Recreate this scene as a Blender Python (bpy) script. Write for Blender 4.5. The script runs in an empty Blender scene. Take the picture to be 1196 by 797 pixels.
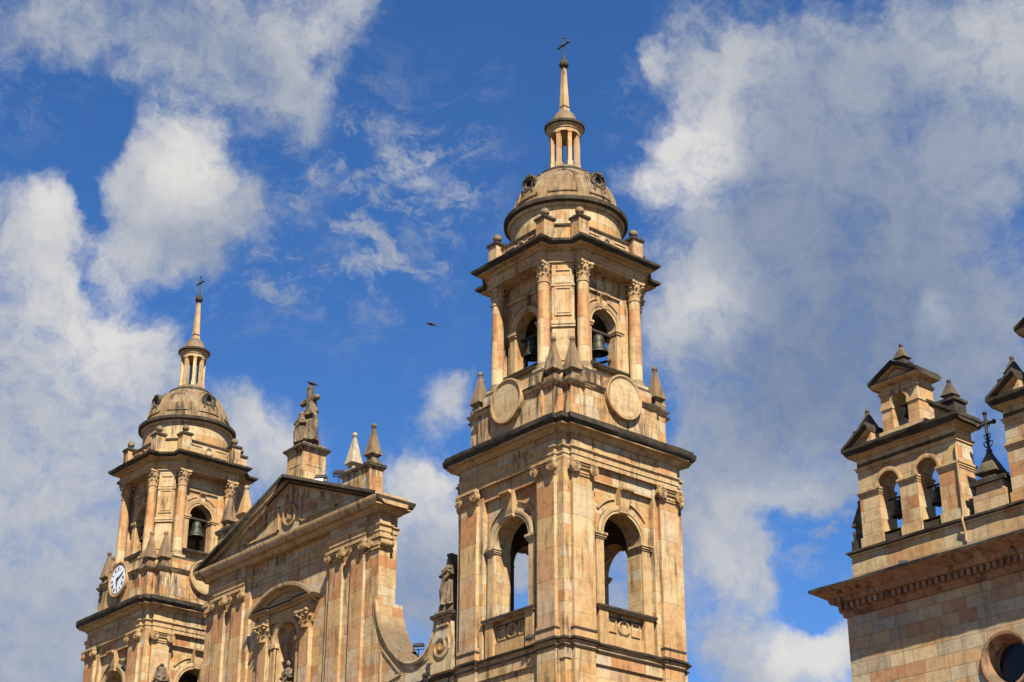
import bpy, bmesh, math, random
from mathutils import Vector, Matrix
random.seed(7)
R = math.radians
PI = math.pi
sc = bpy.context.scene
col = sc.collection

# ------------------------------------------------------------------ camera
cam = bpy.data.cameras.new('camera'); cam.sensor_width = 36.0
cam.lens = 2042.41 / 1196 * 36; cam.clip_start = 0.5; cam.clip_end = 6000
co = bpy.data.objects.new('camera', cam); col.objects.link(co); sc.camera = co
cr = Vector((0.6469124, 0.7625608, 0.0023427)); cu = Vector((0.3201770, -0.2744052, 0.9067461))
cw = Vector((-0.6920919, 0.5858352, 0.4216705))
mw = Matrix((cr, cu, -cw)).transposed().to_4x4(); mw.translation = Vector((53.0416, -48.1635, 0))
co.matrix_world = mw

# ------------------------------------------------------------------ light
SUN = Vector((0.74, -0.37, 1.0)).normalized()          # direction towards the sun
elev = math.asin(SUN.z); az = math.atan2(SUN.x, SUN.y)
sl = bpy.data.lights.new('sun', 'SUN'); sl.energy = 4.9; sl.angle = R(0.5); sl.color = (1.0, 0.90, 0.73)
so = bpy.data.objects.new('sun', sl); col.objects.link(so)
so.rotation_euler = (-SUN).to_track_quat('-Z', 'Y').to_euler()
sc.view_settings.view_transform = 'Standard'; sc.view_settings.look = 'None'
sc.view_settings.gamma = 1; sc.view_settings.use_curve_mapping = False
sc.view_settings.exposure = 1.6

# ------------------------------------------------------------------ node helper
class NT:
    def __init__(s, nt): s.nt = nt; s.n = nt.nodes; s.l = nt.links
    def new(s, t, **k):
        n = s.n.new(t)
        for a, b in k.items(): setattr(n, a, b)
        return n
    def put(s, sock, v):
        if isinstance(v, bpy.types.NodeSocket): s.l.new(v, sock)
        elif v is not None: sock.default_value = v
    def m(s, op, a, b=None, c=None, clamp=False):
        n = s.new('ShaderNodeMath', operation=op, use_clamp=clamp)
        s.put(n.inputs[0], a)
        if b is not None: s.put(n.inputs[1], b)
        if c is not None: s.put(n.inputs[2], c)
        return n.outputs[0]
    def vm(s, op, a, b=None, scale=None):
        n = s.new('ShaderNodeVectorMath', operation=op); s.put(n.inputs[0], a)
        if b is not None: s.put(n.inputs[1], b)
        if scale is not None: s.put(n.inputs['Scale'], scale)
        return n.outputs[1] if op in ('DISTANCE', 'DOT_PRODUCT', 'LENGTH') else n.outputs[0]
    def noise(s, vec, scale, detail=4, rough=0.55, color=False, w=None):
        n = s.new('ShaderNodeTexNoise'); s.put(n.inputs['Vector'], vec)
        n.inputs['Scale'].default_value = scale; n.inputs['Detail'].default_value = detail
        n.inputs['Roughness'].default_value = rough
        return n.outputs['Color'] if color else n.outputs[0]
    def rng(s, v, a, b, c=0.0, d=1.0, smooth=False):
        n = s.new('ShaderNodeMapRange'); n.interpolation_type = 'SMOOTHSTEP' if smooth else 'LINEAR'
        s.put(n.inputs[0], v)
        for i, q in enumerate((a, b, c, d)): s.put(n.inputs[1 + i], q)
        return n.outputs[0]
    def mix(s, f, a, b, mode='MIX'):
        n = s.new('ShaderNodeMix', data_type='RGBA', blend_type=mode)
        s.put(n.inputs[0], f); s.put(n.inputs[6], a); s.put(n.inputs[7], b)
        return n.outputs[2]
    def ramp(s, f, stops, const=False):
        n = s.new('ShaderNodeValToRGB'); s.put(n.inputs[0], f)
        e = n.color_ramp.elements
        while len(e) < len(stops): e.new(0.5)
        for q, (p, c) in zip(e, stops): q.position = p; q.color = (*c, 1)
        if const: n.color_ramp.interpolation = 'CONSTANT'
        return n.outputs[0]
    def comb(s, x, y, z):
        n = s.new('ShaderNodeCombineXYZ')
        for i, v in enumerate((x, y, z)): s.put(n.inputs[i], v)
        return n.outputs[0]

# ------------------------------------------------------------------ world: Nishita sky with broken cumulus
w = bpy.data.worlds.new('World'); sc.world = w; w.use_nodes = True
N = NT(w.node_tree); N.n.clear()
wo = N.new('ShaderNodeOutputWorld'); bg = N.new('ShaderNodeBackground'); N.l.new(bg.outputs[0], wo.inputs[0])
SKY = 0.050
bg.inputs[1].default_value = SKY
sky = N.new('ShaderNodeTexSky', sky_type='NISHITA'); sky.sun_disc = False
sky.sun_elevation = elev; sky.sun_rotation = az
sky.altitude = 2600; sky.air_density = 1.0; sky.dust_density = 0.3; sky.ozone_density = 3.0
hs = N.new('ShaderNodeHueSaturation'); hs.inputs['Hue'].default_value = 0.506; hs.inputs['Saturation'].default_value = 1.24; hs.inputs['Value'].default_value = 1.13
N.l.new(sky.outputs[0], hs.inputs['Color'])
tc = N.new('ShaderNodeTexCoord')
dirv = N.vm('NORMALIZE', tc.outputs['Generated'])
#C0
# broad masses of cloud (unit direction, angular radius, weight), torn up by noise below
COVER = [(-0.8195, 0.3374, 0.4633, 0.0441, 0.80), (-0.8057, 0.3547, 0.4745, 0.0294, 0.60), (-0.8353, 0.3617, 0.4141, 0.0734, 1.00), (-0.8245, 0.3994, 0.4007, 0.0588, 1.00), (-0.8640, 0.3758, 0.3351, 0.0930, 1.00), (-0.8341, 0.4200, 0.3577, 0.0734, 0.90), (-0.8727, 0.4093, 0.2661, 0.0734, 0.75), (-0.8087, 0.4279, 0.4037, 0.0294, 0.50), (-0.8231, 0.4658, 0.3250, 0.0588, 0.80), (-0.7930, 0.4825, 0.3719, 0.0367, 0.90), (-0.7879, 0.5033, 0.3549, 0.0343, 0.70), (-0.7965, 0.4667, 0.3844, 0.0196, 0.40), (-0.7645, 0.3180, 0.5607, 0.0637, 0.50), (-0.7418, 0.3684, 0.5603, 0.0685, 0.62), (-0.7171, 0.4079, 0.5651, 0.0685, 0.66), (-0.6814, 0.4457, 0.5806, 0.0539, 0.60), (-0.7185, 0.4389, 0.5395, 0.0441, 0.50), (-0.6652, 0.4632, 0.5856, 0.0294, 0.40), (-0.7676, 0.3942, 0.5054, 0.0367, 0.80), (-0.7854, 0.3848, 0.4849, 0.0343, 0.60), (-0.7716, 0.4151, 0.4820, 0.0490, 0.90), (-0.7557, 0.4385, 0.4865, 0.0294, 0.60), (-0.7900, 0.4062, 0.4592, 0.0343, 0.55), (-0.7815, 0.4292, 0.4528, 0.0294, 0.45), (-0.8049, 0.3888, 0.4484, 0.0245, 0.30), (-0.7204, 0.4587, 0.5202, 0.0294, 0.30), (-0.7313, 0.4708, 0.4935, 0.0196, 0.40), (-0.7170, 0.4870, 0.4988, 0.0220, 0.25), (-0.7379, 0.4918, 0.4622, 0.0220, 0.30), (-0.7553, 0.4782, 0.4481, 0.0245, 0.25), (-0.6880, 0.4819, 0.5426, 0.0196, 0.15), (-0.7065, 0.4971, 0.5036, 0.0196, 0.25), (-0.6889, 0.5203, 0.5046, 0.0269, 0.50), (-0.6753, 0.5375, 0.5051, 0.0196, 0.35), (-0.7118, 0.5236, 0.4682, 0.0220, 0.42), (-0.7399, 0.5189, 0.4282, 0.0294, 0.25), (-0.7701, 0.4752, 0.4256, 0.0245, 0.25), (-0.7217, 0.5707, 0.3917, 0.0220, 0.90), (-0.7343, 0.5654, 0.3757, 0.0147, 0.70), (-0.7119, 0.5751, 0.4030, 0.0137, 0.60), (-0.7453, 0.5685, 0.3484, 0.0294, 0.75), (-0.7579, 0.5602, 0.3344, 0.0294, 0.60), (-0.7466, 0.5826, 0.3211, 0.0441, 0.85), (-0.7661, 0.5742, 0.2887, 0.0343, 0.55), (-0.7493, 0.5980, 0.2846, 0.0343, 0.60), (-0.5620, 0.5958, 0.5737, 0.0294, 0.50), (-0.5850, 0.5875, 0.5591, 0.0157, 0.55), (-0.5850, 0.5971, 0.5489, 0.0147, 0.45), (-0.5642, 0.6235, 0.5412, 0.0441, 0.70), (-0.5982, 0.6217, 0.5056, 0.0343, 0.75), (-0.6162, 0.6119, 0.4959, 0.0196, 0.65), (-0.5790, 0.6304, 0.5171, 0.0294, 0.70), (-0.6021, 0.6509, 0.4624, 0.0539, 0.80), (-0.6290, 0.6487, 0.4284, 0.0441, 0.70), (-0.5362, 0.6429, 0.5469, 0.0685, 0.75), (-0.5514, 0.6760, 0.4888, 0.0832, 0.80), (-0.4890, 0.6941, 0.5283, 0.0930, 0.90), (-0.4425, 0.7115, 0.5458, 0.0734, 0.90), (-0.5021, 0.7373, 0.4520, 0.1028, 0.85), (-0.5724, 0.7070, 0.4153, 0.0881, 0.80), (-0.5662, 0.7323, 0.3784, 0.0588, 0.62), (-0.6210, 0.6736, 0.4009, 0.0539, 0.72), (-0.5070, 0.7710, 0.3855, 0.0783, 0.80), (-0.6192, 0.6908, 0.3734, 0.0392, 0.60), (-0.6167, 0.7072, 0.3457, 0.0294, 0.75), (-0.6009, 0.7245, 0.3378, 0.0294, 0.80), (-0.5827, 0.7367, 0.3433, 0.0245, 0.60), (-0.6384, 0.7003, 0.3193, 0.0294, 0.80), (-0.6326, 0.7137, 0.3006, 0.0294, 0.80), (-0.6511, 0.7042, 0.2831, 0.0392, 0.95), (-0.6479, 0.7193, 0.2508, 0.0392, 1.00), (-0.6313, 0.7357, 0.2454, 0.0294, 0.90), (-0.6517, 0.6742, 0.3476, 0.0392, 0.75), (-0.6477, 0.6894, 0.3244, 0.0392, 0.65), (-0.6105, 0.7082, 0.3545, 0.0392, 0.45), (-0.5691, 0.7346, 0.3695, 0.0392, 0.40), (-0.6915, 0.6600, 0.2936, 0.0490, 1.10), (-0.7265, 0.6167, 0.3031, 0.0392, 1.10), (-0.8607, 0.3966, 0.3192, 0.1077, 0.50), (-0.6102, 0.7513, 0.2512, 0.0269, 1.00), (-0.5954, 0.7547, 0.2754, 0.0220, 0.60), (-0.6143, 0.7261, 0.3088, 0.0127, 0.30), (-0.6582, 0.6856, 0.3110, 0.0245, 0.50), (-0.6255, 0.6898, 0.3646, 0.0465, 0.70), (-0.5943, 0.7132, 0.3717, 0.0465, 0.70), (-0.5782, 0.7360, 0.3520, 0.0294, 0.60), (-0.5824, 0.7452, 0.3249, 0.0196, 0.40), (-0.8778, 0.3901, 0.2780, 0.0734, 0.80), (-0.8769, 0.4142, 0.2439, 0.0685, 0.80), (-0.8501, 0.4418, 0.2867, 0.0441, 0.50), (-0.7586, 0.5771, 0.3026, 0.0392, 0.60), (-0.7641, 0.5918, 0.2569, 0.0392, 0.70), (-0.7791, 0.3123, 0.5435, 0.0367, 0.50), (-0.7224, 0.4977, 0.4800, 0.0930, 0.08), (-0.5566, 0.6070, 0.5673, 0.0108, -0.40), (-0.5528, 0.6164, 0.5609, 0.0088, -0.30), (-0.5435, 0.6368, 0.5468, 0.0069, -0.35), (-0.6048, 0.5857, 0.5396, 0.0220, -0.60), (-0.5978, 0.5700, 0.5637, 0.0294, -0.60), (-0.7890, 0.3362, 0.5143, 0.0367, -1.00), (-0.7983, 0.3661, 0.4782, 0.0127, -1.10), (-0.8005, 0.3748, 0.4676, 0.0108, -0.90), (-0.8092, 0.3725, 0.4543, 0.0118, -0.90), (-0.8131, 0.3803, 0.4407, 0.0108, -0.80), (-0.8118, 0.3945, 0.4305, 0.0127, -0.70), (-0.8082, 0.4094, 0.4233, 0.0108, -0.40), (-0.7936, 0.3578, 0.4921, 0.0127, -0.70), (-0.7819, 0.3619, 0.5076, 0.0196, -0.60), (-0.7535, 0.3890, 0.5301, 0.0196, -0.50), (-0.7417, 0.4152, 0.5268, 0.0196, -0.30), (-0.7392, 0.4373, 0.5121, 0.0196, -0.40), (-0.8016, 0.4098, 0.4353, 0.0147, -0.50), (-0.6029, 0.7406, 0.2966, 0.0294, -1.40), (-0.5928, 0.7444, 0.3073, 0.0220, -0.80), (-0.6139, 0.7402, 0.2743, 0.0157, -1.20), (-0.5811, 0.7442, 0.3294, 0.0147, -0.30), (-0.6219, 0.7113, 0.3276, 0.0171, -0.45), (-0.6076, 0.7239, 0.3267, 0.0098, -0.20), (-0.6338, 0.7087, 0.3099, 0.0108, -0.40), (-0.7883, 0.3136, 0.5294, 0.0171, -0.20), (-0.7922, 0.4260, 0.4370, 0.0171, -0.30), (-0.8604, 0.4179, 0.2917, 0.0098, -0.25), (-0.6995, 0.4481, 0.5567, 0.0127, -0.45), (-0.7011, 0.4342, 0.5656, 0.0098, -0.30), (-0.6705, 0.5783, 0.4649, 0.0539, -0.50), (-0.6931, 0.5945, 0.4076, 0.0343, -0.30), (-0.6483, 0.5242, 0.5522, 0.0734, -0.60), (-0.7741, 0.5295, 0.3470, 0.0196, -0.20)]
VEIL = [(-0.7159, 0.4986, 0.4887, 0.0930, 1.00), (-0.6829, 0.5280, 0.5049, 0.0343, 0.60), (-0.7132, 0.5217, 0.4681, 0.0294, 0.50), (-0.7215, 0.4658, 0.5123, 0.0343, 0.50), (-0.7566, 0.4763, 0.4480, 0.0441, 0.50), (-0.7799, 0.4401, 0.4450, 0.0392, 0.50), (-0.6483, 0.5242, 0.5522, 0.0294, 0.20), (-0.5845, 0.7352, 0.3434, 0.0588, 0.80), (-0.6254, 0.7081, 0.3278, 0.0588, 0.60), (-0.6031, 0.5875, 0.5395, 0.0294, 0.40), (-0.7873, 0.3129, 0.5313, 0.0441, 0.50), (-0.5885, 0.7498, 0.3024, 0.0294, 0.30)]
TONE = [(-0.7657, 0.3926, 0.5095, 0.0392, 0.55), (-0.7617, 0.4132, 0.4990, 0.0245, 0.40), (-0.8023, 0.3464, 0.4862, 0.0294, 0.55), (-0.8223, 0.3510, 0.4478, 0.0539, 0.35), (-0.8110, 0.4118, 0.4155, 0.0441, 0.40), (-0.8249, 0.3820, 0.4166, 0.0490, 0.25), (-0.7917, 0.4813, 0.3763, 0.0343, 0.35), (-0.7852, 0.4946, 0.3727, 0.0196, 0.20), (-0.7423, 0.5724, 0.3485, 0.0294, 0.50), (-0.7308, 0.5785, 0.3623, 0.0147, 0.30), (-0.6077, 0.6172, 0.4997, 0.0343, 0.75), (-0.5913, 0.6286, 0.5052, 0.0294, 0.60), (-0.5850, 0.5875, 0.5591, 0.0196, 0.50), (-0.5699, 0.6287, 0.5291, 0.0294, 0.55), (-0.6053, 0.6601, 0.4449, 0.0294, 0.55), (-0.6237, 0.6569, 0.4236, 0.0294, 0.30), (-0.5989, 0.7229, 0.3445, 0.0245, 0.45), (-0.6229, 0.7061, 0.3369, 0.0196, 0.30), (-0.6087, 0.7503, 0.2580, 0.0343, 0.55), (-0.6420, 0.7090, 0.2919, 0.0392, 0.35), (-0.6303, 0.7350, 0.2500, 0.0294, 0.40), (-0.7225, 0.5681, 0.3939, 0.0196, 0.35), (-0.6889, 0.5203, 0.5046, 0.0245, 0.25), (-0.4336, 0.7151, 0.5483, 0.0392, 0.30), (-0.5373, 0.6311, 0.5594, 0.0294, 0.25), (-0.5151, 0.7457, 0.4225, 0.0137, 0.45), (-0.8647, 0.3885, 0.3184, 0.0979, 0.16), (-0.8477, 0.4084, 0.3385, 0.0734, 0.12), (-0.7412, 0.3795, 0.5537, 0.0734, -0.05), (-0.5407, 0.6916, 0.4789, 0.1028, -0.30), (-0.5407, 0.7408, 0.3985, 0.1028, -0.38), (-0.6007, 0.7002, 0.3858, 0.0539, -0.30), (-0.5830, 0.6533, 0.4830, 0.0343, -0.15), (-0.7603, 0.5819, 0.2889, 0.0294, -0.20), (-0.7798, 0.4278, 0.4571, 0.0294, -0.15), (-0.8709, 0.4073, 0.2749, 0.0588, -0.10), (-0.6863, 0.4436, 0.5764, 0.0392, 0.25), (-0.7591, 0.5613, 0.3298, 0.0294, 0.20)]
wa = N.noise(dirv, 13.0, 5, 0.6, color=True); wb = N.noise(dirv, 60.0, 4, 0.6, color=True)
warp = N.vm('ADD', dirv, N.vm('SCALE', N.vm('SUBTRACT', wa, (0.5, 0.5, 0.5)), scale=0.042))
warp = N.vm('ADD', warp, N.vm('SCALE', N.vm('SUBTRACT', wb, (0.5, 0.5, 0.5)), scale=0.012))
def blobs(L, vec, spread):
    tot = None
    for (x, y, z, r, wt) in L:
        d = N.vm('DISTANCE', vec, (x, y, z)); s_ = N.rng(d, 0.0, r * spread, wt, 0.0, smooth=True)
        tot = s_ if tot is None else N.m('ADD', tot, s_)
    return tot
cov = N.m('MINIMUM', blobs(COVER, warp, 1.2), 1.1)
fb = N.noise(warp, 26.0, 10, 0.66); fb2 = N.noise(warp, 7.0, 5, 0.6); fb3 = N.noise(warp, 55.0, 6, 0.7)
den = N.m('ADD', N.m('ADD', cov, -0.33), N.m('ADD', N.m('MULTIPLY', N.m('SUBTRACT', fb, 0.5), 1.7), N.m('ADD', N.m('MULTIPLY', N.m('SUBTRACT', fb2, 0.5), 0.5), N.m('MULTIPLY', N.m('SUBTRACT', fb3, 0.5), 0.9))))
vs_ = N.vm('MULTIPLY', warp, (1.0, 1.0, 1.7))
vn = N.m('MULTIPLY', N.rng(N.noise(vs_, 34.0, 8, 0.68), 0.455, 0.70, 0.0, 1.0, smooth=True), N.m('MINIMUM', blobs(VEIL, warp, 1.2), 1.0))
alpha = N.rng(den, -0.16, 0.88, 0.0, 0.96, smooth=True)
tone = N.m('ADD', N.m('ADD', blobs(TONE, warp, 1.5), 0.40), N.m('ADD', N.m('MULTIPLY', N.m('SUBTRACT', fb, 0.5), 0.75), N.m('MULTIPLY', N.m('SUBTRACT', fb3, 0.5), 0.45)))
K = 1.0 / (SKY * 2 ** sc.view_settings.exposure)
def lin(r_, g_, b_): return tuple((((c / 255 + 0.055) / 1.055) ** 2.4) * K for c in (r_, g_, b_))
cc = N.ramp(N.m('MULTIPLY_ADD', tone, 0.74, 0.16), [(0.0, lin(122, 138, 166)), (0.42, lin(158, 168, 185)), (0.75, lin(198, 200, 204)), (1.0, lin(226, 223, 219))])
alpha = N.m('MAXIMUM', alpha, N.m('MULTIPLY', vn, 0.95))
skyc = N.mix(alpha, hs.outputs[0], cc)
#C1
N.l.new(skyc, bg.inputs[0])

# ------------------------------------------------------------------ materials
def new_mat(name):
    m = bpy.data.materials.new(name); m.use_nodes = True
    q = NT(m.node_tree); b = q.n['Principled BSDF']
    b.inputs['Specular IOR Level'].default_value = 0.25
    return m, q, b

def stone(name, pal, bw=1.0, bh=0.46, joints=True, patch=0.5, streak=0.5, mort=0.015, val=1.0, lichen=0.8, bump=0.16, mdark=0.46, slo=0.54, stain=(0.36, 0.165, 0.058)):
    m, q, b = new_mat(name)
    g = q.new('ShaderNodeNewGeometry'); P = g.outputs['Position']; Nn = g.outputs['Normal']
    sp = q.new('ShaderNodeSeparateXYZ'); q.l.new(P, sp.inputs[0]); x, y, z = sp.outputs
    sn = q.new('ShaderNodeSeparateXYZ'); q.l.new(Nn, sn.inputs[0]); nx, ny, nz = sn.outputs
    ax = q.m('ABSOLUTE', nx); ay = q.m('ABSOLUTE', ny)
    side = q.m('GREATER_THAN', ax, ay)
    wob = q.m('MULTIPLY', q.m('SUBTRACT', q.noise(P, 1.1, 2), 0.5), 0.02)
    u = q.m('ADD', q.m('ADD', q.m('MULTIPLY', y, side), q.m('MULTIPLY', x, q.m('SUBTRACT', 1.0, side))), wob)
    zz = q.m('DIVIDE', q.m('ADD', q.m('ADD', z, 40.0), wob), bh)
    row = q.m('FLOOR', zz); fr = q.m('FRACT', zz)
    wn = q.new('ShaderNodeTexWhiteNoise', noise_dimensions='2D'); q.put(wn.inputs[0], q.comb(row, side, 0))
    rrow = wn.outputs[0]
    if joints:
        uw = q.m('ADD', q.m('DIVIDE', u, q.m('MULTIPLY', q.m('ADD', 0.75, q.m('MULTIPLY', rrow, 0.6)), bw)), q.m('MULTIPLY', rrow, 7.31))
        uw = q.m('ADD', uw, q.m('MULTIPLY', q.m('MODULO', row, 2.0), 0.5))
        cl = q.m('FLOOR', uw); fu = q.m('FRACT', uw)
        eu = q.m('MULTIPLY', q.m('MINIMUM', fu, q.m('SUBTRACT', 1.0, fu)), bw)
    else:
        cl = 3.0; eu = 9.0
    ez = q.m('MULTIPLY', q.m('MINIMUM', fr, q.m('SUBTRACT', 1.0, fr)), bh)
    e = q.m('MINIMUM', eu, ez)
    mortar = q.rng(e, mort * 0.4, mort * 1.3, 1.0, 0.0)
    w2 = q.new('ShaderNodeTexWhiteNoise', noise_dimensions='3D'); q.put(w2.inputs[0], q.comb(cl, row, side))
    base = q.ramp(w2.outputs[0], pal)
    # worn and iron-stained areas that spread over several blocks
    big = q.noise(P, 0.55, 5, 0.6)
    base = q.mix(q.m('MULTIPLY', q.rng(big, 0.50, 0.66), patch), base, (*stain, 1))
    pale = q.noise(q.vm('ADD', P, (31.0, 7.0, 3.0)), 0.8, 5, 0.65)
    base = q.mix(q.m('MULTIPLY', q.rng(pale, 0.55, 0.72), 0.55), base, (0.43 * val, 0.36 * val, 0.245 * val, 1))
    # rain streaks
    st = q.noise(q.comb(q.m('MULTIPLY', x, 4.2), q.m('MULTIPLY', y, 4.2), q.m('MULTIPLY', z, 0.5)), 1.0, 5, 0.65)
    clump = q.rng(q.noise(q.vm('ADD', P, (13.0, 41.0, 5.0)), 0.42, 4, 0.6), 0.42, 0.60, 0.25, 1.25)
    stk = q.m('MULTIPLY', q.m('MULTIPLY', q.rng(st, slo - 0.02, slo + 0.13), clump), streak, clamp=True)
    base = q.mix(stk, base, (0.042, 0.029, 0.018, 1))
    fine = q.noise(P, 5.0, 6, 0.62); mid = q.noise(q.vm('ADD', P, (5.0, 3.0, 9.0)), 1.7, 4, 0.6)
    base = q.mix(1.0, base, q.ramp(q.m('ADD', q.m('MULTIPLY', fine, 0.5), q.m('MULTIPLY', mid, 0.5)), [(0.30, (0.62, 0.57, 0.50)), (0.5, (1.0, 0.99, 0.97)), (0.68, (1.14, 1.13, 1.10))]), 'MULTIPLY')
    base = q.mix(q.m('MULTIPLY', mortar, mdark), base, (0.11, 0.07, 0.04, 1))
    # black crust of lichen on ledges that catch the rain
    lz = q.rng(q.m('ADD', nz, q.m('MULTIPLY', q.m('SUBTRACT', fine, 0.5), 0.5)), 0.12, 0.5)
    base = q.mix(q.m('MULTIPLY', lz, lichen), base, (0.055, 0.045, 0.033, 1))
    base = q.mix(1.0, base, (0.80, 0.80, 0.80, 1), 'MULTIPLY')
    q.put(b.inputs['Base Color'], base); b.inputs['Roughness'].default_value = 0.85
    bp = q.new('ShaderNodeBump'); bp.inputs['Strength'].default_value = bump; bp.inputs['Distance'].default_value = 0.05
    hgt = q.m('SUBTRACT', q.m('ADD', q.m('MULTIPLY', fine, 0.8), q.m('MULTIPLY', q.noise(P, 2.5, 4), 0.8)), q.m('MULTIPLY', mortar, 0.5))
    q.put(bp.inputs['Height'], hgt); q.l.new(bp.outputs[0], b.inputs['Normal'])
    return m

def mottled(name, c1, c2, scale=3.0, rough=0.9, bump=0.4, metal=0.0, streak=0.0, bare=None):
    m, q, b = new_mat(name)
    P = q.new('ShaderNodeNewGeometry').outputs['Position']
    n = q.noise(P, scale, 7, 0.68)
    c = q.ramp(n, [(0.32, c1), (0.66, c2)] + ([(0.74, bare)] if bare else []))
    if streak:
        sp = q.new('ShaderNodeSeparateXYZ'); q.l.new(P, sp.inputs[0])
        st = q.noise(q.comb(q.m('MULTIPLY', sp.outputs[0], 4.0), q.m('MULTIPLY', sp.outputs[1], 4.0), q.m('MULTIPLY', sp.outputs[2], 0.4)), 1.0, 4)
        c = q.mix(q.m('MULTIPLY', q.rng(st, 0.48, 0.66), streak), c, (0.03, 0.024, 0.018, 1))
    q.put(b.inputs['Base Color'], c); b.inputs['Roughness'].default_value = rough; b.inputs['Metallic'].default_value = metal
    bp = q.new('ShaderNodeBump'); bp.inputs['Strength'].default_value = bump; bp.inputs['Distance'].default_value = 0.04
    q.put(bp.inputs['Height'], q.noise(P, scale * 4, 5, 0.7)); q.l.new(bp.outputs[0], b.inputs['Normal'])
    return m

PAL = [(0.0, (0.43, 0.335, 0.20)), (0.24, (0.39, 0.275, 0.13)), (0.42, (0.37, 0.205, 0.085)), (0.58, (0.43, 0.34, 0.20)), (0.74, (0.33, 0.15, 0.06)), (0.88, (0.40, 0.35, 0.25)), (1.0, (0.38, 0.25, 0.115))]
PALC = [(0.0, (0.41, 0.30, 0.17)), (0.2, (0.38, 0.235, 0.115)), (0.36, (0.33, 0.29, 0.21)), (0.5, (0.43, 0.325, 0.185)), (0.66, (0.32, 0.165, 0.08)), (0.8, (0.28, 0.26, 0.20)), (1.0, (0.40, 0.27, 0.135))]
PALG = [(0.0, (0.21, 0.165, 0.11)), (0.4, (0.17, 0.125, 0.075)), (0.7, (0.19, 0.115, 0.06)), (1.0, (0.18, 0.155, 0.115))]
M = {}
M['stone'] = stone('golden_sandstone', PAL, slo=0.515, streak=0.75)
M['shaft'] = stone('column_sandstone', PAL, bh=1.35, joints=False, streak=0.6, slo=0.52, patch=0.65)
M['trim'] = stone('carved_sandstone', [(0, (0.41, 0.31, 0.18)), (0.5, (0.36, 0.24, 0.12)), (1, (0.39, 0.27, 0.14))], bw=1.3, bh=3.1, patch=0.3, streak=0.65, slo=0.515, mdark=0.15)
M['orna'] = stone('ornament_sandstone', [(0, (0.39, 0.27, 0.145)), (1, (0.36, 0.225, 0.10))], bh=9.0, joints=False, patch=0.4, streak=0.55, lichen=0.7)
M['attic'] = stone('weathered_sandstone', PAL, bw=0.75, bh=0.5, patch=0.5, streak=0.9, slo=0.49)
M['disc'] = stone('disc_stone', [(0, (0.42, 0.33, 0.195)), (1, (0.38, 0.28, 0.15))], bw=0.6, bh=0.45, patch=0.1, streak=0.25, mdark=0.3)
M['domestone'] = stone('dome_stone', [(0, (0.235, 0.165, 0.09)), (0.5, (0.19, 0.125, 0.06)), (1, (0.25, 0.19, 0.115))], bw=0.8, bh=0.55, slo=0.48, streak=0.9, lichen=0.35, patch=0.3)
M['grey'] = stone('lichened_stone', PALG, bh=9, joints=False, slo=0.48, streak=0.8, patch=0.25, lichen=0.6)
M['chapel'] = stone('chapel_sandstone', PALC, bw=0.9, bh=0.42, patch=0.25, streak=0.4, mort=0.016, mdark=0.5)
M['chapel_trim'] = stone('chapel_trim_stone', [(0, (0.31, 0.18, 0.10)), (1, (0.26, 0.135, 0.075))], bh=9, joints=False, patch=0.25, slo=0.48, streak=0.8)
M['belfry'] = stone('chapel_belfry_stone', PAL, bw=0.7, bh=0.42, patch=0.6, streak=0.6)
M['crust'] = mottled('black_weathered_stone', (0.009, 0.008, 0.007), (0.05, 0.039, 0.026), 2.6, bare=(0.15, 0.11, 0.065))
M['statue'] = mottled('statue_stone', (0.03, 0.023, 0.016), (0.15, 0.11, 0.068), 3.4, streak=0.75)
M['pale'] = mottled('pale_statue_stone', (0.15, 0.12, 0.085), (0.32, 0.27, 0.19), 4.0)
M['inside'] = mottled('shaded_interior_stone', (0.035, 0.026, 0.018), (0.09, 0.065, 0.042), 1.5)  # interior stone coloured dark, so the shade inside the towers is painted in
M['bronze'] = mottled('bell_bronze', (0.010, 0.012, 0.009), (0.042, 0.046, 0.032), 5.0, rough=0.55, metal=0.35, bump=0.1)
M['dark'] = mottled('darkened_stone', (0.018, 0.015, 0.012), (0.105, 0.08, 0.05), 3.0, streak=0.5)
M['iron'] = mottled('black_iron', (0.012, 0.012, 0.012), (0.03, 0.027, 0.025), 8.0, rough=0.6, bump=0.1)
M['timber'] = mottled('bell_timber', (0.012, 0.009, 0.007), (0.035, 0.026, 0.018), 4.0)
M['glass'] = mottled('dark_window_glass', (0.006, 0.006, 0.007), (0.014, 0.014, 0.016), 2.0, rough=0.2, bump=0.02)
M['clock'] = mottled('clock_enamel', (0.42, 0.47, 0.54), (0.58, 0.62, 0.66), 2.0, rough=0.4, bump=0.02)
M['feather'] = mottled('dark_feathers', (0.015, 0.014, 0.014), (0.04, 0.036, 0.033), 12.0)
M['lamp'] = mottled('lamp_housing', (0.02, 0.02, 0.022), (0.04, 0.04, 0.042), 6.0, rough=0.5, bump=0.05)
M['white'] = mottled('white_plastic', (0.62, 0.62, 0.60), (0.75, 0.75, 0.73), 4.0, rough=0.5, bump=0.05)
M['plaza'] = stone('plaza_paving', [(0, (.12, .10, .08)), (1, (.10, .085, .065))], bw=1.2, bh=0.8, lichen=0.0, streak=0.0)

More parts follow.
